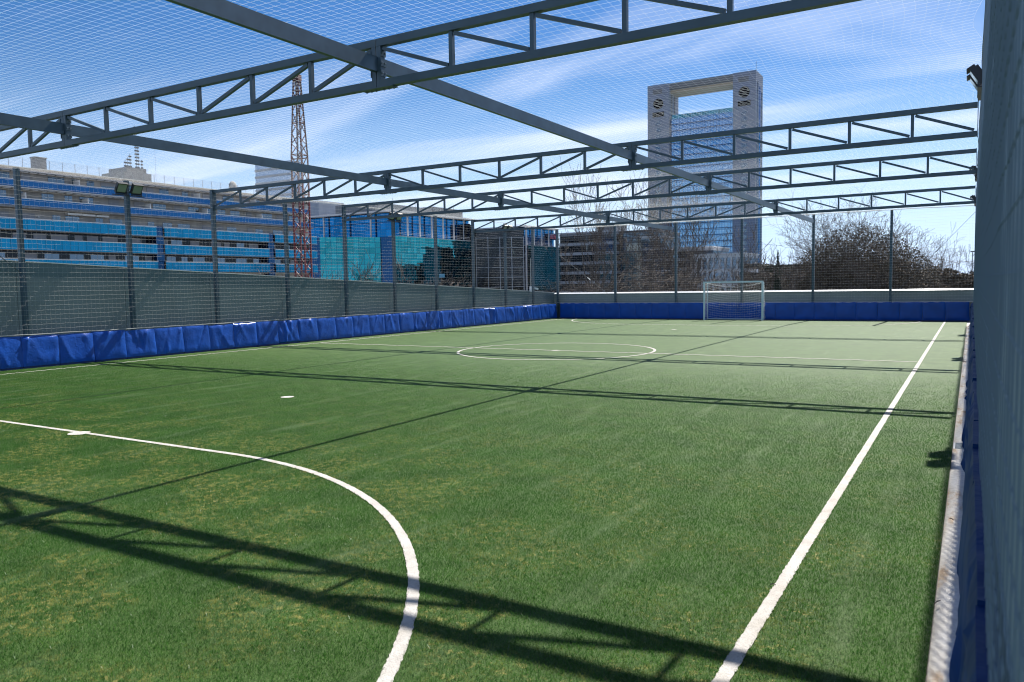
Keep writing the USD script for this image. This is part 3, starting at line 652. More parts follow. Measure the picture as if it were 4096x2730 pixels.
# ------------------------------------------------------------------ apartment block with blue glass balconies
FX, WX = -110.0, -111.8
t = thing('apartment_building', 'long weathered apartment block with rows of blue glass balconies on the left', 'building')
Y0, Y1 = 38.0, 122.6
part(t, 'wall', MB().box((-127, Y0, -5), (WX, Y1 - 0.6, 20.2)), BEIGE)
rf = part(t, 'roof', MB().box((-127, Y0, 20.2), (-110.9, Y1 - 0.8, 20.45)), ROOFD)
part(rf, 'eave', (np.array([(-110.9, Y0, 20.2), (-110.9, Y1 - 1, 20.2), (-111.5, Y1 - 1, 20.9), (-111.5, Y0, 20.9)]), np.array([[0, 1, 2], [0, 2, 3]])), ROOFD)
ROWS = [(18.83, 17.84, Y1 - 2.2), (16.12, 15.06, Y1 - 0.9), (13.15, 11.54, Y1), (10.13, 8.58, Y1), (7.15, 5.55, Y1)]
for k, (zt, zb, ye) in enumerate(ROWS):
    part(t, 'balcony_slab', MB().box((WX + 0.002, Y0, zb - (0.30 if k < 2 else 0.12)), (FX - 0.06, ye - 0.05, zb + 0.02)), SLAB)
    gaps = [] if k < 2 else [(84.45, 85.95), (109.3, 110.9)]
    pw = 2.52 if k < 2 else 1.262
    y = Y0
    edges = [Y0] + [v for g_ in gaps for v in g_] + [ye]
    for a, b in zip(edges[::2], edges[1::2]):
        n = max(1, round((b - a) / pw)); w = (b - a) / n
        for i in range(n):
            o = rg.uniform(-0.012, 0.012)
            part(t, 'balcony_glass', MB().box((FX - 0.03 + o, a + i * w + 0.018, zb), (FX - 0.012 + o, a + (i + 1) * w - 0.018, zt - 0.03)), BLUEGL2 if k < 2 else BLUEGL)
        part(t, 'handrail', MB().box((FX - 0.10, a, zt - 0.03), (FX + 0.06, b, zt + 0.085)), RAIL)
    for g_ in gaps:
        part(t, 'dark_bay', MB().box((WX + 0.01, g_[0] + 0.02, zb - 1.4), (FX - 0.3, g_[1] - 0.02, zt + (0.1 if k else 0))), NAVYGL)
for za, zb_ in ((8.72, 11.40), (5.60, 8.44)):
    part(t, 'dark_glazing', MB().box((WX + 0.003, Y0, za), (WX + 0.05, Y1 - 0.7, zb_)), BLACKGL)  # black glass band; the deep shade of the recessed balconies is in its colour
# recessed windows per storey: (z0, z1) seen between rail and slab above
for k, (z0, z1) in enumerate([(18.0, 20.0), (15.3, 17.35), (12.0, 14.15), (8.9, 11.2), (5.9, 8.2)]):
    y = Y0 + rg.uniform(0, 2)
    while y < Y1 - 4:
        w = rg.choice([1.3, 1.9, 2.3, 2.6]); dark = k >= 3
        f_ = part(t, 'window', MB().box((WX, y, z0), (WX + 0.06, y + w, z1)), FRAMEW)
        sh = rg.random()
        half = (y + w / 2)
        for a, b in ((y + 0.06, half - 0.03), (half + 0.03, y + w - 0.06)):
            part(f_, 'pane', MB().box((WX + 0.061, a, z0 + 0.06), (WX + 0.075, b, z1 - 0.06)), DARKGL)
        if sh < 0.45:
            part(f_, 'shutter', MB().box((WX + 0.08, y + 0.02, z1 - (z1 - z0) * rg.uniform(0.3, 0.95)), (WX + 0.11, y + w - 0.02, z1 - 0.02)), SHUT)
        y += w + rg.choice([0.7, 1.1, 1.6, 2.6])
for y in (63.2, 72.7, 83.6, 95.1, 107.9):
    part(t, 'divider_fin', MB().box((WX + 0.1, y - 0.06, 15.1), (FX - 0.1, y + 0.06, 17.05)), RAIL)
for y in (48.0, 71.4, 93.6, 106.5):
    part(t, 'divider_fin', MB().box((WX + 0.1, y - 0.06, 17.9), (FX - 0.1, y + 0.06, 19.75)), RAIL)
for z, ye in ((20.03, Y1 - 3), (17.50, Y1 - 2.4)):
    y = Y0
    while y < ye - 1.2:
        part(t, 'eave_slat', MB().box((FX - 0.55, y + 0.1, z - 0.03), (FX - 0.05, y + 1.05, z + 0.02)), RAIL)
        y += 1.30
    part(t, 'eave_rail', MB().box((FX - 0.04, Y0, z + 0.16), (FX + 0.02, ye, z + 0.24)), RAIL)
for y in (69.7, 72.0, 74.3):
    part(t, 'awning_box', MB().box((WX + 0.3, y, 14.25), (FX - 0.75, y + 2.15, 14.55)), RAIL)
part(t, 'awning_rail', MB().box((WX + 0.3, 69.5, 14.7), (FX - 0.7, 76.6, 14.76)), RAIL)
for y in (65.5, 98.0, 116.0):
    part(t, 'wall_lamp', MB().box((WX + 0.01, y, 13.6), (WX + 0.3, y + 0.25, 13.75)), RAIL)
FENCE = mat('roof_fence_mesh', (0.26, 0.27, 0.30), 0.6)
for i in range(43):
    y = Y0 + i * 1.98
    fp = part(t, 'roof_fence_post', MB().box((-111.55, y - 0.025, 20.9), (-111.5, y + 0.025, 22.35)), FENCE)
fb = MB()
for q in range(8): fb.bar((-111.52, Y0, 21.0 + q * 0.19), (-111.52, Y1 - 1.0, 21.0 + q * 0.19), 0.022, 0.022)
part(t, 'roof_fence_wires', fb, FENCE)
part(t, 'chimney', MB().box((-114.5, 66.5, 20.4), (-113.2, 68.2, 22.9)).box((-114.6, 66.4, 22.9), (-113.1, 68.3, 23.05)), SLAB)
part(t, 'satellite_dish', MB().mesh(trimesh.creation.icosphere(2, 0.9).apply_transform(np.diag([0.35, 1, 1, 1])).apply_translation((-113, 103.5, 22.3))), SLAB, smooth=True)
t = thing('mast_building', 'grey roof plant room with tall aerials above the blue balconies', 'building')
part(t, 'block', MB().box((-132, 88.8, -5), (-125, 94.4, 24.5)), SLAB)
part(t, 'upper_block', MB().box((-131, 89.6, 24.5), (-125.3, 93.6, 25.4)), SLAB)
for y, h, r in ((92.1, 33.4, 0.10), (92.5, 31.0, 0.07), (90.8, 28.1, 0.10), (89.8, 26.9, 0.09), (90.3, 27.4, 0.08), (93.2, 27.2, 0.08), (96.1, 30.8, 0.035), (94.3, 26.6, 0.03)):
    m_ = part(t, 'mast', MB().tube((-126, y, 20), (-126, y, h), r * 0.4, 6), LOUV)
    if r > 0.05:
        ab = MB()
        z = 25.5
        while z < h - 0.3:
            ab.box((-126.15, y - r * 2.2, z), (-125.85, y + r * 2.2, z + 0.28)); z += 0.62
        part(m_, 'antenna_panels', ab, LOUV)

# ------------------------------------------------------------------ glass facades built pane by pane
def facade(t, A, B, z0, z1, cols, rows, m, name, nmax=10**6, thick=0.05, tilt=0.003, gap=0.075, first_row=0, stuff=None):
    """Panes between ground points A and B (outward normal to the right of A->B); rows from the top down."""
    A, B = np.array(A, float), np.array(B, float); d = B - A; Ln = np.linalg.norm(d); d = d / Ln
    s = np.array([d[0], d[1], 0]); nrm = np.array([d[1], -d[0], 0]); w, h = Ln / cols, (z1 - z0) / rows
    rest = MB(); cnt = 0
    for j in range(rows):
        zc = z1 - (j + 0.5) * h
        for i in range(cols):
            c = np.array([*(A + d * (i + 0.5) * w), zc])
            n2 = nrm + s * rg.gauss(0, tilt) + np.array([0, 0, rg.gauss(0, tilt)]); n2 /= np.linalg.norm(n2)
            s2 = np.cross([0, 0, 1.0], n2); s2 /= np.linalg.norm(s2); u2 = np.cross(n2, s2)
            if cnt < nmax: part(t, name, MB().obox(c, s2, n2, u2, (w / 2 - gap / 2, thick / 2, h / 2 - gap / 2)), m)
            else: rest.obox(c, s2, n2, u2, (w / 2 - gap / 2, thick / 2, h / 2 - gap / 2))
            cnt += 1
    if rest.v: part(t, name, rest, m, kind='stuff')
def prism(pts, z0, z1):
    """Closed wall volume from a ground polygon (counter-clockwise)."""
    from shapely.geometry import Polygon
    m_ = trimesh.creation.extrude_polygon(Polygon(pts), z1 - z0, engine='earcut'); m_.apply_translation((0, 0, z0)); return MB().mesh(m_)

t = thing('glass_office_building', 'teal mirror glass office with set back blue upper floors behind the crane', 'building')
part(t, 'wall', prism([(-126.1, 139.9), (-115.9, 150.4), (-112.1, 150.4), (-112.1, 148.9), (-110.12, 148.9), (-110.12, 181.9), (-150, 181.9), (-150, 139.9)], -5, 14.5), NAVYGL)
facade(t, (-110.05, 148.8), (-110.05, 182.0), 2.3, 14.65, 27, 9, TEALGL, 'glass_pane', nmax=243)
facade(t, (-126.05, 139.75), (-115.8, 150.25), 7.9, 14.65, 11, 5, TEALGL, 'glass_pane')
facade(t, (-126.05, 139.75), (-115.8, 150.25), -0.2, 7.9, 11, 6, TEALGL, 'lower_glass_pane', nmax=0)
facade(t, (-110.05, 148.8), (-110.05, 182.0), -0.45, 2.3, 27, 2, TEALGL, 'lower_glass_pane', nmax=0)
facade(t, (-112.05, 150.3), (-112.05, 148.95), 0, 14.5, 1, 11, NAVYGL, 'dark_pane')
part(t, 'terrace_edge', MB().box((-113.4, 150.5, 14.66), (-109.95, 182, 14.75)), RAIL)
tr_ = MB(); tr_.bar((-110.2, 150.5, 15.6), (-110.2, 182, 15.6), 0.05, 0.05); tr_.bar((-110.2, 150.5, 15.2), (-110.2, 182, 15.2), 0.03, 0.03)
part(t, 'terrace_rail', tr_, RAIL)
part(t, 'upper_wall', MB().box((-175, 152.2, 14.5), (-113.7, 186.5, 20.75)), NAVYGL)
facade(t, (-113.6, 152.1), (-113.6, 186.6), 14.8, 18.3, 20, 1, DEEPGL, 'upper_pane', gap=0.06)
facade(t, (-113.6, 152.1), (-113.6, 186.6), 18.5, 20.7, 20, 1, DEEPGL, 'upper_pane', gap=0.06)
facade(t, (-143, 152.1), (-113.7, 152.1), 14.8, 18.3, 17, 2, DEEPGL, 'upper_pane', gap=0.05)
facade(t, (-143, 152.1), (-113.7, 152.1), 18.5, 20.7, 17, 1, DEEPGL, 'upper_pane', gap=0.06)
part(t, 'roof_slab', MB().box((-144, 150.4, 20.76), (-111.6, 187.2, 21.05)), WHITEC)
part(t, 'roof_edge', MB().box((-142, 152.4, 21.06), (-113.0, 186.8, 21.45)), GREYC)
for y in (156.9, 162.0, 167.2, 172.3, 177.3, 182.3, 186.6):
    part(t, 'column', MB().box((-112.5, y - 0.17, 14.76), (-112.2, y + 0.17, 20.75)), WHITEC)
for x in (-135.4, -128.0, -119.4):
    part(t, 'column', MB().box((x - 0.17, 150.9, 14.66), (x + 0.17, 151.2, 20.75)), WHITEC)
for a, b, z, m_ in ((160.5, 184.8, 24.7, LOUV), (185.5, 200.5, 25.5, LOUV)):
    part(t, 'plant_room', MB().box((-140, a, 21.06 if a > 150 else 14.66), (-125, b, z)), m_)
part(t, 'plant_room', MB().box((-172, 173, 21.46), (-158.5, 184.0, 28.6)), GREYC)
for y in (168, 178, 192, 197):
    part(t, 'roof_pole', MB().tube((-126, y, 24.7 + (0.8 if y > 185 else 0)), (-126, y, 26.6), 0.06, 6), LOUV)

t = thing('glass_atrium_building', 'dark glass atrium with thin white frame between the two teal blocks', 'building')
A_, B_ = np.array([-122.5, 203.9]), np.array([-110.3, 212.4])
part(t, 'wall', prism([(-110.3, 182.15), (-110.3, 182.2), (-122.6, 203.9), (-110.4, 212.5), (-150, 212.5), (-150, 182.15)], -5, 19.5), BLACKGL)
facade(t, A_, B_, -1.4, 17.0, 4, 6, BLACKGL, 'atrium_pane', gap=0.12, tilt=0.002)
d_ = (B_ - A_) / np.linalg.norm(B_ - A_); nn_ = np.array([d_[1], -d_[0]])
for q in range(5):
    c = A_ + d_ * np.linalg.norm(B_ - A_) * q / 4 + nn_ * 0.1
    part(t, 'mullion', MB().obox((c[0], c[1], 8), (*d_, 0), (*nn_, 0), (0, 0, 1), (0.09, 0.08, 9.4)), WHITEC)
for q in range(6):
    zc = -1.4 + 18.4 * (q + 1) / 6; c = (A_ + B_) / 2 + nn_ * 0.1
    part(t, 'transom', MB().obox((c[0], c[1], zc), (*d_, 0), (*nn_, 0), (0, 0, 1), (np.linalg.norm(B_ - A_) / 2, 0.06, 0.06)), WHITEC)
lv = MB()
for q in range(6): lv.obox((c[0], c[1], 17.4 + q * 0.42), (*d_, 0), (*nn_, 0), (0, 0, 1), (np.linalg.norm(B_ - A_) / 2, 0.1, 0.07))
part(t, 'roof_louvres', lv, LOUV)

t = thing('glass_office_building', 'smaller teal glass block with red lettering at its blue top floor', 'building')
part(t, 'wall', MB().box((-150, 214.9, -5), (-110.12, 239.9, 14.6)), NAVYGL)
facade(t, (-110.05, 214.8), (-110.05, 240.0), 0.3, 14.75, 16, 9, TEALGL, 'glass_pane')
facade(t, (-122, 214.8), (-110.1, 214.8), 0.3, 14.75, 6, 9, DEEPGL, 'side_pane')
part(t, 'corner_post', MB().box((-110.25, 213.5, -3), (-109.9, 213.9, 21)), WHITEC)
part(t, 'upper_wall', MB().box((-150, 216, 14.61), (-112.2, 236.5, 20.6)), NAVYGL)
facade(t, (-112.1, 216), (-112.1, 236.5), 15.0, 17.9, 12, 1, DEEPGL, 'upper_pane', gap=0.06)
facade(t, (-112.1, 216), (-112.1, 236.5), 18.1, 20.5, 12, 1, DEEPGL, 'upper_pane', gap=0.06)
for y in (216.2, 221.2, 226.2, 231.2, 236.3):
    part(t, 'column', MB().box((-111.4, y - 0.15, 14.9), (-111.1, y + 0.15, 20.6)), WHITEC)
part(t, 'roof_slab', MB().box((-150, 215, 20.61), (-110.8, 237.3, 21.0)), WHITEC)
part(t, 'terrace_edge', MB().box((-111.9, 214.8, 14.78), (-109.9, 240, 14.86)), RAIL)
bb = MB(); bb.bar((-110.1, 214.8, 15.7), (-110.1, 240, 15.7), 0.06, 0.06); bb.bar((-110.1, 214.8, 15.3), (-110.1, 240, 15.3), 0.04, 0.04)
part(t, 'terrace_rail', bb, RAIL)
sg = part(t, 'sign_board', MB().box((-111.05, 231.3, 17.2), (-110.98, 236.2, 19.4)), NAVYGL)
tx = text_mesh('AON', 1.45, 0.06, bold=True); w_ = tx.bounds[1][0] - tx.bounds[0][0]
tx.apply_transform(np.array([[0, 0, 1, -110.97], [4.1 / w_, 0, 0, 231.7], [0, 1, 0, 17.55], [0, 0, 0, 1.0]]))
part(sg, 'lettering', MB().mesh(tx), REDLET)

# ------------------------------------------------------------------ people on the terrace
import manifold3d as m3
def body_mesh(h, pose):
    def ball(p, r): return m3.Manifold.sphere(r, 14).translate(p)
    def bone(a, ra, b, rb): return m3.Manifold.batch_hull([ball(a, ra), ball(b, rb)])
    J = {'hl': ((0, 0.09, 0.9), 0.095), 'hr': ((0, -0.09, 0.9), 0.095), 'kl': ((0.03, 0.10, 0.48), 0.062), 'kr': ((0.0, -0.10, 0.48), 0.062), 'al': ((0.0, 0.10, 0.08), 0.045), 'ar': ((-0.02, -0.10, 0.08), 0.045),
         'fl': ((0.15, 0.11, 0.035), 0.035), 'fr': ((0.13, -0.11, 0.035), 0.035), 'w': ((0, 0, 1.05), 0.125), 'c': ((0, 0, 1.30), 0.145), 'sl': ((0, 0.185, 1.42), 0.06), 'sr': ((0, -0.185, 1.42), 0.06),
         'el': ((0.02, 0.25, 1.14), 0.045), 'er': ((0.02, -0.25, 1.14), 0.045), 'wl': ((0.22, 0.22, 1.04), 0.035), 'wr': ((0.22 * pose, -0.22, 0.92 + 0.1 * pose), 0.035), 'n': ((0.01, 0, 1.5), 0.055), 'hd': ((0.03, 0, 1.64), 0.095), 'ch': ((0.07, 0, 1.57), 0.05)}
    B = [('hl', 'hr'), ('hl', 'w'), ('hr', 'w'), ('w', 'c'), ('c', 'sl'), ('c', 'sr'), ('hl', 'kl'), ('hr', 'kr'), ('kl', 'al'), ('kr', 'ar'), ('al', 'fl'), ('ar', 'fr'), ('sl', 'el'), ('sr', 'er'), ('el', 'wl'), ('er', 'wr'), ('c', 'n'), ('n', 'hd'), ('hd', 'ch')]
    m_ = m3.Manifold.batch_boolean([bone(*J[a], *J[b]) for a, b in B], m3.OpType.Add)
    mm = m_.to_mesh(); v = mm.vert_properties[:, :3] * (h / 1.74); return trimesh.Trimesh(v, mm.tri_verts)
for i, (y, lab, ps) in enumerate(((222.6, 'dark clothed person standing left of the other on the teal terrace', 1), (224.2, 'dark clothed person standing right of the other on the teal terrace', 0.4))):
    t = thing('person', lab, 'person', (-110.6, y, 14.86), rg.uniform(-0.4, 0.4))
    part(t, 'body', MB().mesh(body_mesh(1.75, ps)), CLOTH, smooth=True)
    part(t, 'hair', MB().mesh(trimesh.creation.icosphere(2, 0.103).apply_transform(np.diag([1, 1, 0.9, 1])).apply_translation((0.012, 0, 1.70))), CLOTH, smooth=True)

# ------------------------------------------------------------------ offices beyond the bare trees
def office(name, label, x0, x1, y0, y1, ztop, storey, glassm, bandm, cols, band=0.8, louvres=0, roofm=None, colm=None):
    t = thing(name, label, 'building')
    part(t, 'wall', MB().box((x0 + 0.3, y0 + 0.3, -5), (x1 - 0.3, y1, ztop)), DARKGL)
    z = ztop; k = 0
    while z > -3:
        part(t, 'floor_band', MB().box((x0, y0, z - band), (x1, y0 + 0.8, z)).box((x1 - 0.8, y0 + 0.801, z - band), (x1, y1, z)), bandm)
        zl = z - storey; w = (x1 - x0) / cols
        if zl > -3:
            for i in range(cols):
                part(t, 'window', MB().box((x0 + i * w + 0.06, y0 + 0.15, zl + 0.01), (x0 + (i + 1) * w - 0.06, y0 + 0.25, z - band - 0.01)), glassm)
                if colm is not None:
                    part(t, 'column', MB().box((x0 + i * w - 0.25, y0 - 0.15, zl + 0.002), (x0 + i * w + 0.25, y0 + 0.149, z - band - 0.002)), colm)
        z = zl; k += 1
    part(t, 'roof', MB().box((x0 - 0.3, y0 - 0.3, ztop + 0.002), (x1 + 0.3, y1, ztop + 0.3)), roofm or WHITEC)
    for q in range(louvres):
        part(t, 'louvre', MB().box((x0, y0 - 0.6, ztop - 0.5 - q * 0.45), (x1, y0 - 0.35, ztop - 0.38 - q * 0.45)), LOUV)
    return t
d1 = office('office_building', 'grey office with white floor bands beyond the left bare tree', -104, -84.4, 225, 250, 18.4, 3.05, DARKGL, GREYC, 8, 0.9, 5, None, None)
part(d1, 'roof_plant', MB().box((-93, 230, 18.71), (-87, 240, 21.2)), LOUV)
d2 = office('louvred_office_building', 'dark office with horizontal louvres left of the tower base', -84.2, -72.2, 228, 250, 18.2, 3.0, DARKGL, LOUV, 6, 0.5, 6, LOUV)
office('glazed_office_building', 'lower glazed office with pale roof slab in front of the tower', -73.5, -66.2, 218, 226, 15.5, 3.2, DARKGL, GREYC, 5, 0.4, 0, WHITEC)
office('terraced_office_building', 'stepped pale roofed building at the tower foot', -67, -56, 232, 250, 12.6, 3.0, DARKGL, GREYC, 6, 0.9)
office('white_columned_building', 'pale columned building right below the tower', -59.6, -44.5, 222, 240, 10.0, 4.2, DARKGL, WHITEC, 9, 1.0, 0, WHITEC, WHITEC)

# ------------------------------------------------------------------ portal tower
t = thing('portal_tower', 'huge grey tower with an open rectangular portal at its top', 'tower')
XL, XR, TY = -139.8, -83.3, 400.0
XI, XJ = -127.9, -94.6
part(t, 'leg', MB().box((XL, TY, -5), (XI, TY + 15, 106.6)), TOWERC)
part(t, 'leg', MB().box((XJ, TY, -5), (XR, TY + 15, 106.6)), TOWERC)
part(t, 'top_beam', MB().box((XI + 0.01, TY + 1.2, 103.2), (XJ - 0.01, TY + 14, 106.5)), TOWERC)
part(t, 'beam_soffit', MB().box((XI + 0.01, TY + 2.0, 101.6), (XJ - 0.01, TY + 13.0, 103.19)), mat('soffit_tan', (0.42, 0.34, 0.25), 0.8))
part(t, 'beam_cladding', MB().box((XI + 0.01, TY + 0.3, 103.4), (XJ - 0.01, TY + 1.19, 106.4)), LOUV)
part(t, 'glass_front', MB().box((XI + 0.01, TY + 2.0, -5), (XJ - 0.01, TY + 13, 88.2)), TOWERGL)
for q in range(28):
    part(t, 'spandrel', MB().box((XI + 0.02, TY + 1.8, 85.0 - q * 3.25), (XJ - 0.02, TY + 1.99, 85.5 - q * 3.25)), NAVYGL)
for q in range(24):
    part(t, 'roof_railing', MB().box((XI + 0.3 + q * 1.37, TY + 2.2, 88.21), (XI + 1.6 + q * 1.37, TY + 2.25, 90.3)), TEALGL)
for x0, x1 in ((XL, XI), (XJ, XR)):
    c = (x0 + x1) / 2
    part(t, 'round_opening', MB().mesh(trimesh.creation.cylinder(2.75, 0.2, sections=32).apply_transform(trimesh.transformations.rotation_matrix(math.pi / 2, (1, 0, 0))).apply_translation((c, TY - 0.08, 96.6))), BLACKGL)
    part(t, 'vent', MB().box((c - 3.2, TY - 0.12, 89.8), (c + 3.2, TY - 0.01, 92.4)), BLACKGL)
    part(t, 'top_vent', MB().box((c - 3.0, TY - 0.12, 101.8), (c + 2.2, TY - 0.01, 104.2)), LOUV)
    for q in range(26):
        part(t, 'leg_window', MB().box((c - 1.4, TY - 0.12, 85.4 - q * 3.25), (c + 1.5, TY - 0.01, 87.4 - q * 3.25)), DARKGL)
    for q in range(33):
        part(t, 'cladding_joint', MB().box((x0 + 0.02, TY - 0.05, 104.9 - q * 3.25), (x1 - 0.02, TY - 0.004, 105.02 - q * 3.25)), LOUV)
for q in range(3):
    part(t, 'side_strip', MB().box((XR + 0.01, TY + 3 + q * 4.2, 0), (XR + 0.1, TY + 5.0 + q * 4.2, 102 - 2 * q)), (DARKGL, DEEPGL, DARKGL)[q])
part(t, 'inner_return', MB().box((XI + 0.011, TY + 3, 88.5), (XI + 0.3, TY + 5, 103)).box((XI + 0.011, TY + 8, 88.5), (XI + 0.3, TY + 9.5, 103)), LOUV)
for x in (-136.5, -132.5, -90.5, -87):
    part(t, 'roof_frame', MB().bar((x - 1.2, TY + 3, 108), (x + 1.2, TY + 3, 108), 0.1, 0.1).bar((x - 1.2, TY + 3, 106.6), (x - 1.2, TY + 3, 108), 0.1, 0.1).bar((x + 1.2, TY + 3, 106.6), (x + 1.2, TY + 3, 108), 0.1, 0.1), LOUV)
part(t, 'roof_antenna', MB().tube((XR - 0.8, TY + 4, 106.6), (XR - 0.8, TY + 4, 112), 0.09, 6), LOUV)

t = thing('distant_tower', 'distant pale glass tower behind the red crane mast', 'tower')
part(t, 'shaft', MB().box((-329, 300, -5), (-302, 308, 70.5)), glass('pale_tower_glass', (0.45, 0.55, 0.68), 0.15, (0.16, 0.20, 0.26), 0.5))
for q in range(9):
    part(t, 'spandrel', MB().box((-329.1, 299.6, 66.5 - q * 3.6), (-301.9, 299.99, 67.6 - q * 3.6)), FRAMEW)
part(t, 'crown', MB().box((-326, 303, 70.51), (-312, 310, 71.6)), FRAMEW)

# ------------------------------------------------------------------ crane mast
t = thing('crane_mast', 'red lattice crane mast tapering to a dark tip before the apartment block', 'crane', (-60, 69.3, 0), math.radians(14))
HW = 0.70
lev = np.r_[np.arange(-5, 18, 1.55), np.linspace(18.4, 27.4, 8)]
def hw(z): return HW if z < 18.2 else HW - (z - 18.2) / 9.3 * (HW - 0.30)
cs = [(-1, -1), (1, -1), (1, 1), (-1, 1)]
for sx, sy in cs:
    ch = MB()
    for a, b in zip(lev[:-1], lev[1:]):
        if b <= 18.5: ch.bar((sx * hw(a), sy * hw(a), a), (sx * hw(b), sy * hw(b), b), 0.17, 0.17)
    part(t, 'chord', ch, RED)
    ch = MB()
    for a, b in zip(lev[:-1], lev[1:]):
        if a >= 18.0: ch.bar((sx * hw(a), sy * hw(a), a), (sx * hw(b), sy * hw(b), b), 0.15, 0.15)
    part(t, 'upper_chord', ch, RUST)
for i, (a, b) in enumerate(zip(lev[:-1], lev[1:])):
    m_ = RED if a < 12 else RUST
    for k in range(4):
        p, q = cs[k], cs[(k + 1) % 4]
        if i % 2: p, q = q, p
        part(t, 'brace', MB().bar((p[0] * hw(a), p[1] * hw(a), a), (q[0] * hw(b), q[1] * hw(b), b), 0.085, 0.085), m_)
        if i % 3 == 0:
            part(t, 'crosspiece', MB().bar((p[0] * hw(a), p[1] * hw(a), a), (q[0] * hw(a), q[1] * hw(a), a), 0.09, 0.09), m_)
part(t, 'tip_block', MB().box((-0.42, -0.42, 27.3), (0.42, 0.42, 28.0)), RUST)
part(t, 'platform', MB().box((-1.1, -0.1, 17.9), (1.1, 0.1, 18.02)), RUST)
for x in (-0.45, -0.15, 0.5):
    part(t, 'rope', MB().tube((x * 0.6, 0.1, 27.3), (x, 0.1, 4.5), 0.025, 5), WIRE)
for x, z in ((-0.2, 11.2), (0.5, 10.6), (0.15, 8.1)):
    part(t, 'hook_block', MB().mesh(trimesh.creation.icosphere(1, 0.24).apply_transform(np.diag([0.7, 0.7, 1.3, 1])).apply_translation((x, 0.1, z))), ROOFD)

# ------------------------------------------------------------------ bare trees, hedges
def grow(seed, height, levels=6, spread=0.5, up_pull=0.25, stems=1, kids=(2, 3), ratio=0.72, r0=None, trunk_frac=0.25, side=2, wiggle=0.12, tip=0.006):
    """Segments (level, p0, p1, r0, r1) of a leafless tree standing at the origin."""
    r = np.random.default_rng(seed); out = []; stack = []
    r0 = r0 or height * 0.017
    if stems == 1:
        stack.append((np.zeros(3), np.array([r.normal(0, .04), r.normal(0, .04), 1.0]), height * trunk_frac, r0, 0))
    else:
        for k in range(stems):
            a = 2 * math.pi * k / stems + r.uniform(-.5, .5); tl = r.uniform(0.12, 0.42)
            stack.append((np.array([math.cos(a) * .25, math.sin(a) * .25, 0]), np.array([math.cos(a) * tl, math.sin(a) * tl, 1.0]), height * trunk_frac * r.uniform(.8, 1.25), r0 * r.uniform(.6, 1), 0))
    while stack:
        p, d, ln, rad, lv = stack.pop()
        d = d / np.linalg.norm(d); n = 3 if lv < levels - 1 else 2
        rend = max(rad * 0.62, tip)
        for i in range(n):
            d2 = d + r.normal(0, wiggle, 3) + np.array([0, 0, up_pull * 0.25]); d2 /= np.linalg.norm(d2)
            q = p + d2 * ln / n
            ra, rb = rad + (rend - rad) * i / n, rad + (rend - rad) * (i + 1) / n
            out.append((lv, p, q, ra, rb)); p, d = q, d2
            if lv < levels - 1 and lv >= 1:
                for _ in range(side if i < n - 1 else 0):
                    a = r.normal(0, 1, 3); a -= a.dot(d) * d; a /= np.linalg.norm(a) + 1e-9
                    if r.random() < 0.6:
                        stack.append((p, d * math.cos(0.9) + a * math.sin(0.9) + np.array([0, 0, up_pull * .5]), ln * ratio * r.uniform(.35, .75), rb * .5, min(lv + 2, levels - 1)))
        if lv < levels - 1:
            k = r.integers(kids[0], kids[1] + 1); ph = r.uniform(0, 6.28)
            e1 = np.cross(d, [0.3, 0.2, 1.0]); e1 /= np.linalg.norm(e1) + 1e-9; e2 = np.cross(d, e1)
            for j in range(k):
                a = ph + 2 * math.pi * j / k + r.uniform(-.4, .4); s = spread * r.uniform(.6, 1.3)
                stack.append((p, d * math.cos(s) + (e1 * math.cos(a) + e2 * math.sin(a)) * math.sin(s) + np.array([0, 0, up_pull * r.uniform(.2, 1)]), ln * ratio * r.uniform(.75, 1.2), rend * r.uniform(.65, .95), lv + 1))
    top = np.percentile([max(o[1][2], o[2][2]) for o in out], 99.7); k = height / top
    return [(o[0], o[1] * k, o[2] * k, o[3], o[4]) for o in out]
def tree_thing(name, label, loc, segs, rotz=0.0, group=None, mats=None, sc=None):
    t = thing(name, label, 'tree', loc, rotz, group, sc)
    lv = np.array([s[0] for s in segs]); P0 = np.array([s[1] for s in segs]); P1 = np.array([s[2] for s in segs]); A0 = np.array([s[3] for s in segs]); A1 = np.array([s[4] for s in segs])
    for nm, sel, k, m_ in (('trunk', lv == 0, 8, BARK), ('branches', (lv > 0) & (lv <= 2), 5, BARK), ('twigs', lv > 2, 3, TWIG)):
        if sel.any(): part(t, nm, tube_arrays(P0[sel], P1[sel], A0[sel], A1[sel], k), m_, smooth=False, kind='stuff' if nm == 'twigs' else None)
    return t
tree_thing('bare_tree', 'tall bare tree with upright limbs just right of the corner post', (-15.0, 57.5, -5), grow(3, 15.5, 7, 0.42, 0.34, 4, (2, 2), 0.76, 0.230, 0.25, 2, 0.09, 0.017))
tree_thing('bare_tree', 'bare multi stemmed tree with thick leaning limbs left of the goal', (-8.9, 60.5, -5), grow(8, 15.5, 7, 0.50, 0.26, 5, (2, 2), 0.76, 0.253, 0.25, 2, 0.10, 0.017))
tree_thing('bare_tree', 'thin bare tree between the two large bare trees', (-12.3, 64, -5), grow(15, 13.0, 7, 0.46, 0.28, 3, (2, 2), 0.74, 0.184, 0.25, 2, 0.12, 0.017))
tree_thing('bare_tree', 'bare spreading tree directly behind the goal', (-4.6, 66, -5), grow(23, 11.5, 7, 0.55, 0.24, 3, (2, 2), 0.75, 0.196, 0.24, 2, 0.12, 0.017))
tree_thing('bare_tree', 'low bare tree outside the left wall by the crane mast', (-31, 44, -5), grow(27, 9.0, 6, 0.6, 0.2, 3, (2, 3), 0.76, 0.138, 0.25, 2, 0.14, 0.017))
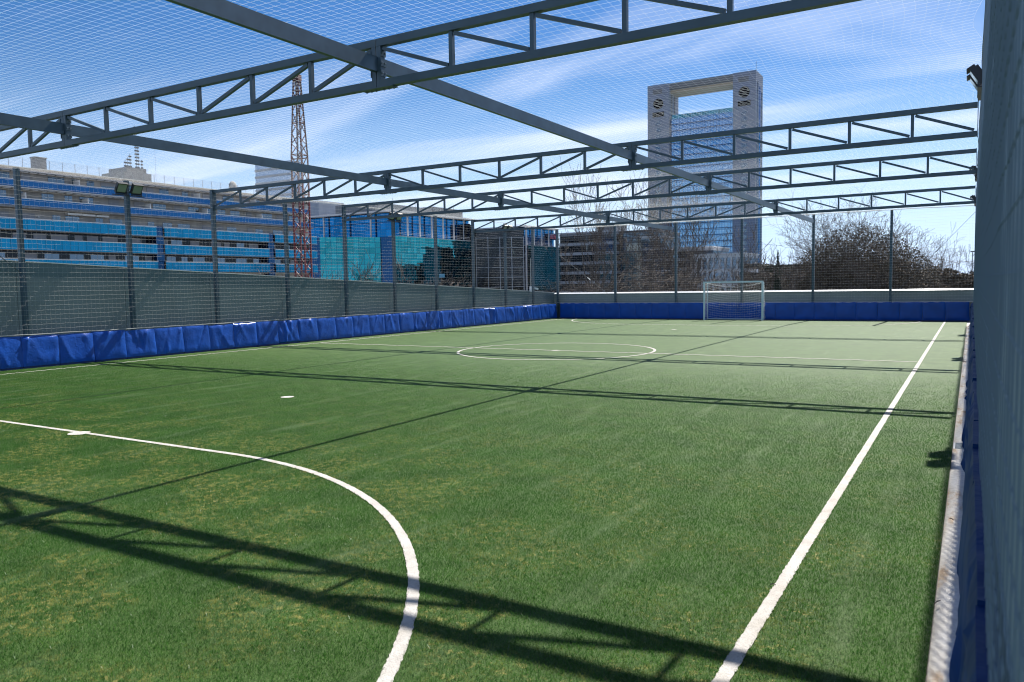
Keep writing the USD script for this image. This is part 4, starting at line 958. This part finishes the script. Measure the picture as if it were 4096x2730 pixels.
tree_thing('bare_tree', 'low bare tree outside the left wall before the teal glass block', (-34, 62, -5), grow(31, 9.6, 6, 0.6, 0.2, 3, (2, 3), 0.76, 0.138, 0.25, 2, 0.14, 0.017))
# lopped trees with stubby limbs and dark evergreens right of the tower
for i, (x, y, h, lab) in enumerate(((-9.6, 82, 11.2, 'lopped bare tree against the right edge of the tower'), (-7.9, 86, 10.6, 'lopped bare tree with stubby limbs right of the tower'), (-5.9, 84, 11.4, 'lopped bare tree with one long curved limb by the dark evergreen'))):
    tree_thing('lopped_tree', lab, (x, y, -5), grow(40 + i, h, 5, 0.38, 0.45, 3, (2, 2), 0.74, 0.17, 0.32, 1, 0.16, 0.012))
def leaf_cloud(n, fn, size, seed):
    """n small random leaf quads at the points fn(rng, n)."""
    r = np.random.default_rng(seed); P = fn(r, n); a = r.normal(0, 1, (n, 3)); a /= np.linalg.norm(a, axis=1, keepdims=True)
    b = np.cross(a, r.normal(0, 1, (n, 3))); b /= np.linalg.norm(b, axis=1, keepdims=True); s = (size * r.uniform(.5, 1.3, n))[:, None]
    V = np.stack([P - a * s, P + b * s * .6, P + a * s, P - b * s * .6], 1).reshape(-1, 3)
    i = np.arange(n)[:, None] * 4
    return V, np.vstack([i + [0, 1, 2], i + [0, 2, 3]])
def cone_pts(h, w):
    def f(r, n):
        z = h * (1 - np.sqrt(r.random(n))); a = r.random(n) * 6.283; q = w * (1 - z / h) ** 1.15 * (0.7 + 0.3 * np.sin(5 * a + z * 3)) * np.sqrt(r.uniform(.35, 1, n))
        return np.stack([q * np.cos(a), q * np.sin(a), z], 1)
    return f
for i, (x, y, h, w, lab) in enumerate(((-9.1, 80, 10.2, 1.3, 'narrow dark evergreen just right of the tower'), (-5.6, 80, 10.2, 1.5, 'broader dark evergreen left of the big bare tree'))):
    t = thing('evergreen_tree', lab, 'tree', (x, y, -5))
    part(t, 'trunk', MB().tube((0, 0, 0), (0, 0, h * .8), 0.12, 6), BARK)
    part(t, 'crown', leaf_cloud(9000, cone_pts(h, w), 0.10, 60 + i), EVERG, kind='stuff')
tree_thing('big_bare_tree', 'huge dense round bare tree behind the right half of the far net', (1.6, 95, -5), grow(51, 15.2, 9, 0.56, 0.12, 6, (2, 3), 0.80, 0.30, 0.20, 1, 0.13, 0.012), sc=(1.15, 1.0, 1.0))
tree_thing('big_bare_tree', 'smaller rounded bare tree at the left flank of the huge one', (-4.4, 97, -5), grow(58, 10.9, 7, 0.56, 0.12, 6, (2, 3), 0.79, 0.22, 0.18, 2, 0.13, 0.010))
tree_thing('big_bare_tree', 'lower rounded bare tree at the right flank of the huge one', (5.6, 98, -5), grow(66, 11.4, 7, 0.56, 0.12, 6, (2, 3), 0.79, 0.22, 0.18, 2, 0.13, 0.010))
def hedge_pts(x0, x1, y0, y1, prof, soft=False):
    def f(r, n):
        x = r.uniform(x0, x1, n); y = r.uniform(y0, y1, n); top = prof(x) + 0.5 * (fbm(np.stack([x * .9, y * .9, 0 * x], -1), 3, 4) - .5)
        q = r.random(n)
        return np.stack([x, y, -5 + (top + 5) * (np.sqrt(q) if not soft else 1.25 * (1 - (1 - q) ** 0.6) ** 0.8)], 1)
    return f
single('brown_hedge', leaf_cloud(70000, hedge_pts(-7.0, 8.3, 88, 96, lambda x: 1.9 + 3.6 * np.clip(1 - ((x - 0.6) / 7.0) ** 2, 0, 1), True), 0.11, 70), DRYL,
       'dense mass of dry brown foliage below the huge bare tree', 'shrubbery', kind='stuff')
single('low_hedge', leaf_cloud(22000, hedge_pts(-14, 13.5, 99, 101, lambda x: 2.9 + 0.25 * np.sin(x)), 0.17, 71), DRYL, 'low dark brown tree belt along the far right horizon', 'shrubbery', kind='stuff')
def bramble(r, n): return None
rb = np.random.default_rng(77); nb_ = 5200
c0 = np.stack([rb.uniform(-16.5, -3.5, nb_), rb.uniform(50, 56, nb_), rb.uniform(-3, 2.0, nb_)], 1)
c0[:, 2] += 1.5 * np.exp(-((c0[:, 0] + 9) / 3.0) ** 2) * rb.random(nb_)
dd = rb.normal(0, 1, (nb_, 3)); dd[:, 2] = np.abs(dd[:, 2]) * .7; dd /= np.linalg.norm(dd, axis=1, keepdims=True); ln = rb.uniform(.3, 1.2, nb_)[:, None]
mid = c0 + dd * ln * .5 + rb.normal(0, .08, (nb_, 3)); end = mid + (dd + rb.normal(0, .5, (nb_, 3))) * ln * .5
v1, f1 = tube_arrays(np.vstack([c0, mid]), np.vstack([mid, end]), 0.012, 0.008, 3)
single('bramble_thicket', (v1, f1), TWIG, 'tangle of bare twigs rising behind the far parapet', 'thicket', kind='stuff')
# slim poplars and a lattice pole on the horizon at the far right
pop = None
for i, (x, y, h) in enumerate(((6.9, 140, 13.0), (8.0, 143, 12.0), (9.3, 141, 12.2), (10.4, 144, 12.4), (12.6, 142, 12.2))):
    lab = f'slim bare poplar on the far right horizon, {nth(i)} from the left'
    if pop is None: pop = tree_thing('poplar_tree', lab, (x, y, -5), grow(81, 13.0, 6, 0.24, 0.55, 1, (2, 3), 0.66, 0.12, 0.33, 2, 0.07, 0.012), 0, 'slim poplars on the horizon')
    else: dup(pop, lab, (x, y, -5), 1.3 * i, 'slim poplars on the horizon', (1, 1, h / 13.0))
t = thing('lattice_pole', 'lattice pole with a lamp head among the far poplars', 'pole', (11.4, 138, -5))
for s in ((-.3, -.3), (.3, -.3), (.3, .3), (-.3, .3)): part(t, 'chord', MB().bar((s[0] * 1.5, s[1] * 1.5, 0), (*s, 11.0), 0.08, 0.08), LOUV)
for q in range(9): part(t, 'crosspiece', MB().bar((-.35, -.35, 1.2 * q + .6), (.35, -.35, 1.2 * q + 1.8), 0.06, 0.06), LOUV)
part(t, 'platform', MB().box((-.6, -.6, 11.0), (.6, .6, 11.15)), LOUV)
# trees and woods that stand beyond the frame and show in the mirror glass
gt = None
for i, (x, y) in enumerate(((24, 183), (30, 200), (26, 219), (33, 240), (40, 262), (48, 285))):
    lab = f'bare roadside tree beyond the corrugated wall, {nth(i)} from the wall'
    if gt is None: gt = tree_thing('roadside_tree', lab, (x, y, -5), grow(91, 19.0, 7, 0.5, 0.2, 3, (2, 3), 0.76, 0.3, 0.22, 2, 0.12, 0.02), 0, 'roadside trees off to the right')
    else: dup(gt, lab, (x, y, -5), i * 1.1, 'roadside trees off to the right')
single('far_wood', leaf_cloud(26000, hedge_pts(-62, 20, 300, 312, lambda x: np.where(x < -8, 8.2 + 2.2 * (fbm(np.stack([x * .21, 0 * x, 0 * x], -1), 3, 9) - .5), 3.0)), 0.55, 72), mat('far_wood_green', (0.045, 0.055, 0.035), 0.9, var=0.5, vscale=0.3),
       'distant dark wood closing the horizon behind the bare trees', 'wood', kind='stuff')

# ------------------------------------------------------------------ turf pile in the foreground
BLADE = usdkit.material(stage, '/World/Looks/turf_pile', {
    'g': ('geometry', {}), 'sn': ('noise_texture', {'scale': 1.15, 'detail': 3.0}), 'sf': ('noise_texture', {'scale': 13.0, 'detail': 4.0, 'roughness': 0.7, 'distortion': 0.6}),
    'mid': ('noise_texture', {'scale': 2.2, 'detail': 6.0, 'roughness': 0.62}), 'c2': ('rgb_ramp', {'ramp': [(0.30, (0.76, 0.79, 0.76)), (0.70, (1.20, 1.17, 1.14))]}),
    'c1': ('rgb_ramp', {'ramp': [(0.0, (0.050, 0.140, 0.024)), (0.55, (0.112, 0.265, 0.056)), (0.9, (0.205, 0.390, 0.115)), (1.0, (0.50, 0.58, 0.36))]}),
    'm1': ('mix_color', {'blend_type': 'multiply', 'fac': 1.0, 'use_clamp': False}),
    'sa': ('map_range', {'range_type': 'smoothstep', 'from_min': 0.40, 'from_max': 0.58, 'to_min': 0.0, 'to_max': 1.0, 'clamp': True}),
    'sb': ('map_range', {'range_type': 'smoothstep', 'from_min': 0.49, 'from_max': 0.60, 'to_min': 0.0, 'to_max': 0.78, 'clamp': True}),
    'sepp': ('separate_xyz', {}), 'near': ('map_range', {'range_type': 'smoothstep', 'from_min': 4.5, 'from_max': 10.0, 'to_min': 1.0, 'to_max': 0.12, 'clamp': True}),
    'mp': ('mapping', {'scale': (1.3, 0.16, 1.0)}), 'streak': ('noise_texture', {'scale': 2.6, 'detail': 6.0, 'roughness': 0.65}),
    'painted_sheen': ('map_range', {'range_type': 'smoothstep', 'from_min': 0.50, 'from_max': 0.74, 'to_min': 0.0, 'to_max': 0.32, 'clamp': True}),  # whitish streaky sheen, painted into the blade colour as well
    'm2': ('mix_color', {'blend_type': 'mix', 'b': (0.34, 0.42, 0.25)}),
    'fx': ('map_range', {'range_type': 'smoothstep', 'from_min': 5.5, 'from_max': 9.5, 'to_min': 1.0, 'to_max': 0.35, 'clamp': True}), 's0': ('math', {'math_type': 'multiply'}),
    's1': ('math', {'math_type': 'multiply'}), 's2': ('math', {'math_type': 'multiply'}),
    'm3': ('mix_color', {'blend_type': 'mix', 'b': (0.44, 0.40, 0.12)}),
    'd': ('principled_bsdf', {'roughness': 0.42, 'specular_ior_level': 0.35}), 't': ('translucent_bsdf', {}), 'mx': ('mix_closure', {'fac': 0.5})},
    [('g.random_per_island', 'c1.fac'), ('g.position', 'mid.vector'), ('mid.fac', 'c2.fac'), ('c1.color', 'm1.a'), ('c2.color', 'm1.b'), ('g.position', 'sn.vector'), ('g.position', 'sf.vector'), ('sn.fac', 'sa.value'), ('sf.fac', 'sb.value'),
     ('g.position', 'sepp.vector'), ('sepp.y', 'near.value'), ('sa.result', 's1.value1'), ('sb.result', 's1.value2'), ('s1.value', 's2.value1'), ('sepp.x', 'fx.value'), ('near.result', 's0.value1'), ('fx.result', 's0.value2'), ('s0.value', 's2.value2'),
     ('g.position', 'mp.vector'), ('mp.vector', 'streak.vector'), ('streak.fac', 'painted_sheen.value'), ('m1.result', 'm2.a'), ('painted_sheen.result', 'm2.fac'), ('m2.result', 'm3.a'), ('s2.value', 'm3.fac'), ('m3.result', 'd.base_color'), ('m3.result', 't.color'), ('d.BSDF', 'mx.closure1'), ('t.BSDF', 'mx.closure2')], surface='mx.closure')
TILE = 0.5
def blades(n, seed, w=0.0032, h=0.014):
    r = np.random.default_rng(seed); x, y = r.uniform(0, TILE, (2, n)); a = r.uniform(0, 6.283, n); ln = np.abs(r.normal(0, 0.55, n)) ; hh = h * r.uniform(.55, 1.25, n); la = r.normal(1.9, 1.1, n)
    s = np.stack([np.cos(a), np.sin(a), np.zeros(n)], 1) * (w * r.uniform(.6, 1.3, n) / 2)[:, None]
    base = np.stack([x, y, np.full(n, 0.0005)], 1); tip = base + np.stack([np.cos(la) * ln * hh, np.sin(la) * ln * hh, hh], 1)
    V = np.stack([base - s, base + s, tip + s * .45, tip - s * .45], 1)
    return V
def blade_mesh(V):
    n = len(V); i = np.arange(n)[:, None] * 4
    return V.reshape(-1, 3), np.vstack([i + [0, 1, 2], i + [0, 2, 3]])
def on_line(x, y, m):
    ax = np.maximum(np.abs(x) - E3, 0); k = np.abs(np.hypot(ax, y) - R) < 0.041 + m
    k |= np.abs(x - W2) < 0.041 + m; k |= np.abs(x + W2) < 0.06 + m
    k |= np.hypot(x, y - 5.9) < 0.15 + m; k |= np.hypot(x, y - 9.9) < 0.125 + m
    return k
def dens(y): return int(3600 * float(np.clip((19.0 - y) / 14.0, 0, 1)) ** 1.5)
rows, edge_v = {}, []
for iy in range(-2, 55):
    for ix in range(-22, 22):
        x, y = ix * TILE, iy * TILE + 0.5
        d = dens(y)
        c = np.array([x + .25, y + .25]) - CAM[:2]; z = c @ fw[:2]; u = (c @ rt[:2]) / max(z, .1)
        if d < 20 or z < 1.2 or abs(u) > 0.66 + 0.9 / z: continue
        gx, gy = np.meshgrid(np.linspace(x, x + TILE, 12), np.linspace(y, y + TILE, 12))
        if on_line(gx, gy, 0.03).any() or x + TILE > 10.97:
            V = blades(d, 1000 + iy * 97 + ix); V[..., 0] += x; V[..., 1] += y
            mx_, my_ = V[:, 0, 0] * .5 + V[:, 1, 0] * .5, V[:, 0, 1] * .5 + V[:, 1, 1] * .5
            edge_v.append(V[~on_line(mx_, my_, -0.003) & (mx_ < 10.958)])
        else: rows.setdefault(d, []).append((x, y))
pi_path = path_in('/World', 'turf_grass')
pi = UsdGeom.PointInstancer.Define(stage, pi_path)
tag(pi.GetPrim(), 'short green turf pile covering the near part of the pitch', 'turf grass', None, 'stuff')
pos, idx, protos = [], [], []
rr = np.random.default_rng(5)
for d, xy in rows.items():
    for v_ in range(2):
        p = usdkit.mesh(stage, f'{pi_path}/tuft_{len(protos) + 1:03d}', blade_mesh(blades(d, 900 + len(protos))), BLADE); protos.append(p.GetPath())
    for (x, y) in xy: pos.append((x, y, 0)); idx.append(len(protos) - 1 - int(rr.integers(0, 2)))
pi.CreatePrototypesRel().SetTargets(protos)
pi.CreatePositionsAttr(Vt.Vec3fArray.FromNumpy(np.array(pos, np.float32))); pi.CreateProtoIndicesAttr(Vt.IntArray.FromNumpy(np.array(idx, np.int32)))
single('turf_grass', blade_mesh(np.concatenate(edge_v)), BLADE, 'short green turf pile fringing the white lines', 'turf grass', None, 'stuff')
# litter on the turf and strip
for i, (x, y, l, a, lab) in enumerate(((10.0, 4.75, .035, .4, 'small brown dry leaf on the turf beyond the touchline'), (10.96, 4.9, .09, 1.2, 'thin twig lying across the edge of the pale strip'), (11.03, 6.9, .05, 2.2, 'curled dark leaf on the pale strip'))):
    v, f = tube_arrays([(x, y, .012), (x + l * .5 * math.cos(a), y + l * .5 * math.sin(a), .02)], [(x + l * .5 * math.cos(a), y + l * .5 * math.sin(a), .02), (x + l * math.cos(a), y + l * math.sin(a), .012)], 0.004, 0.003, 4)
    single('twig', (v, f), BARK, lab, 'litter')
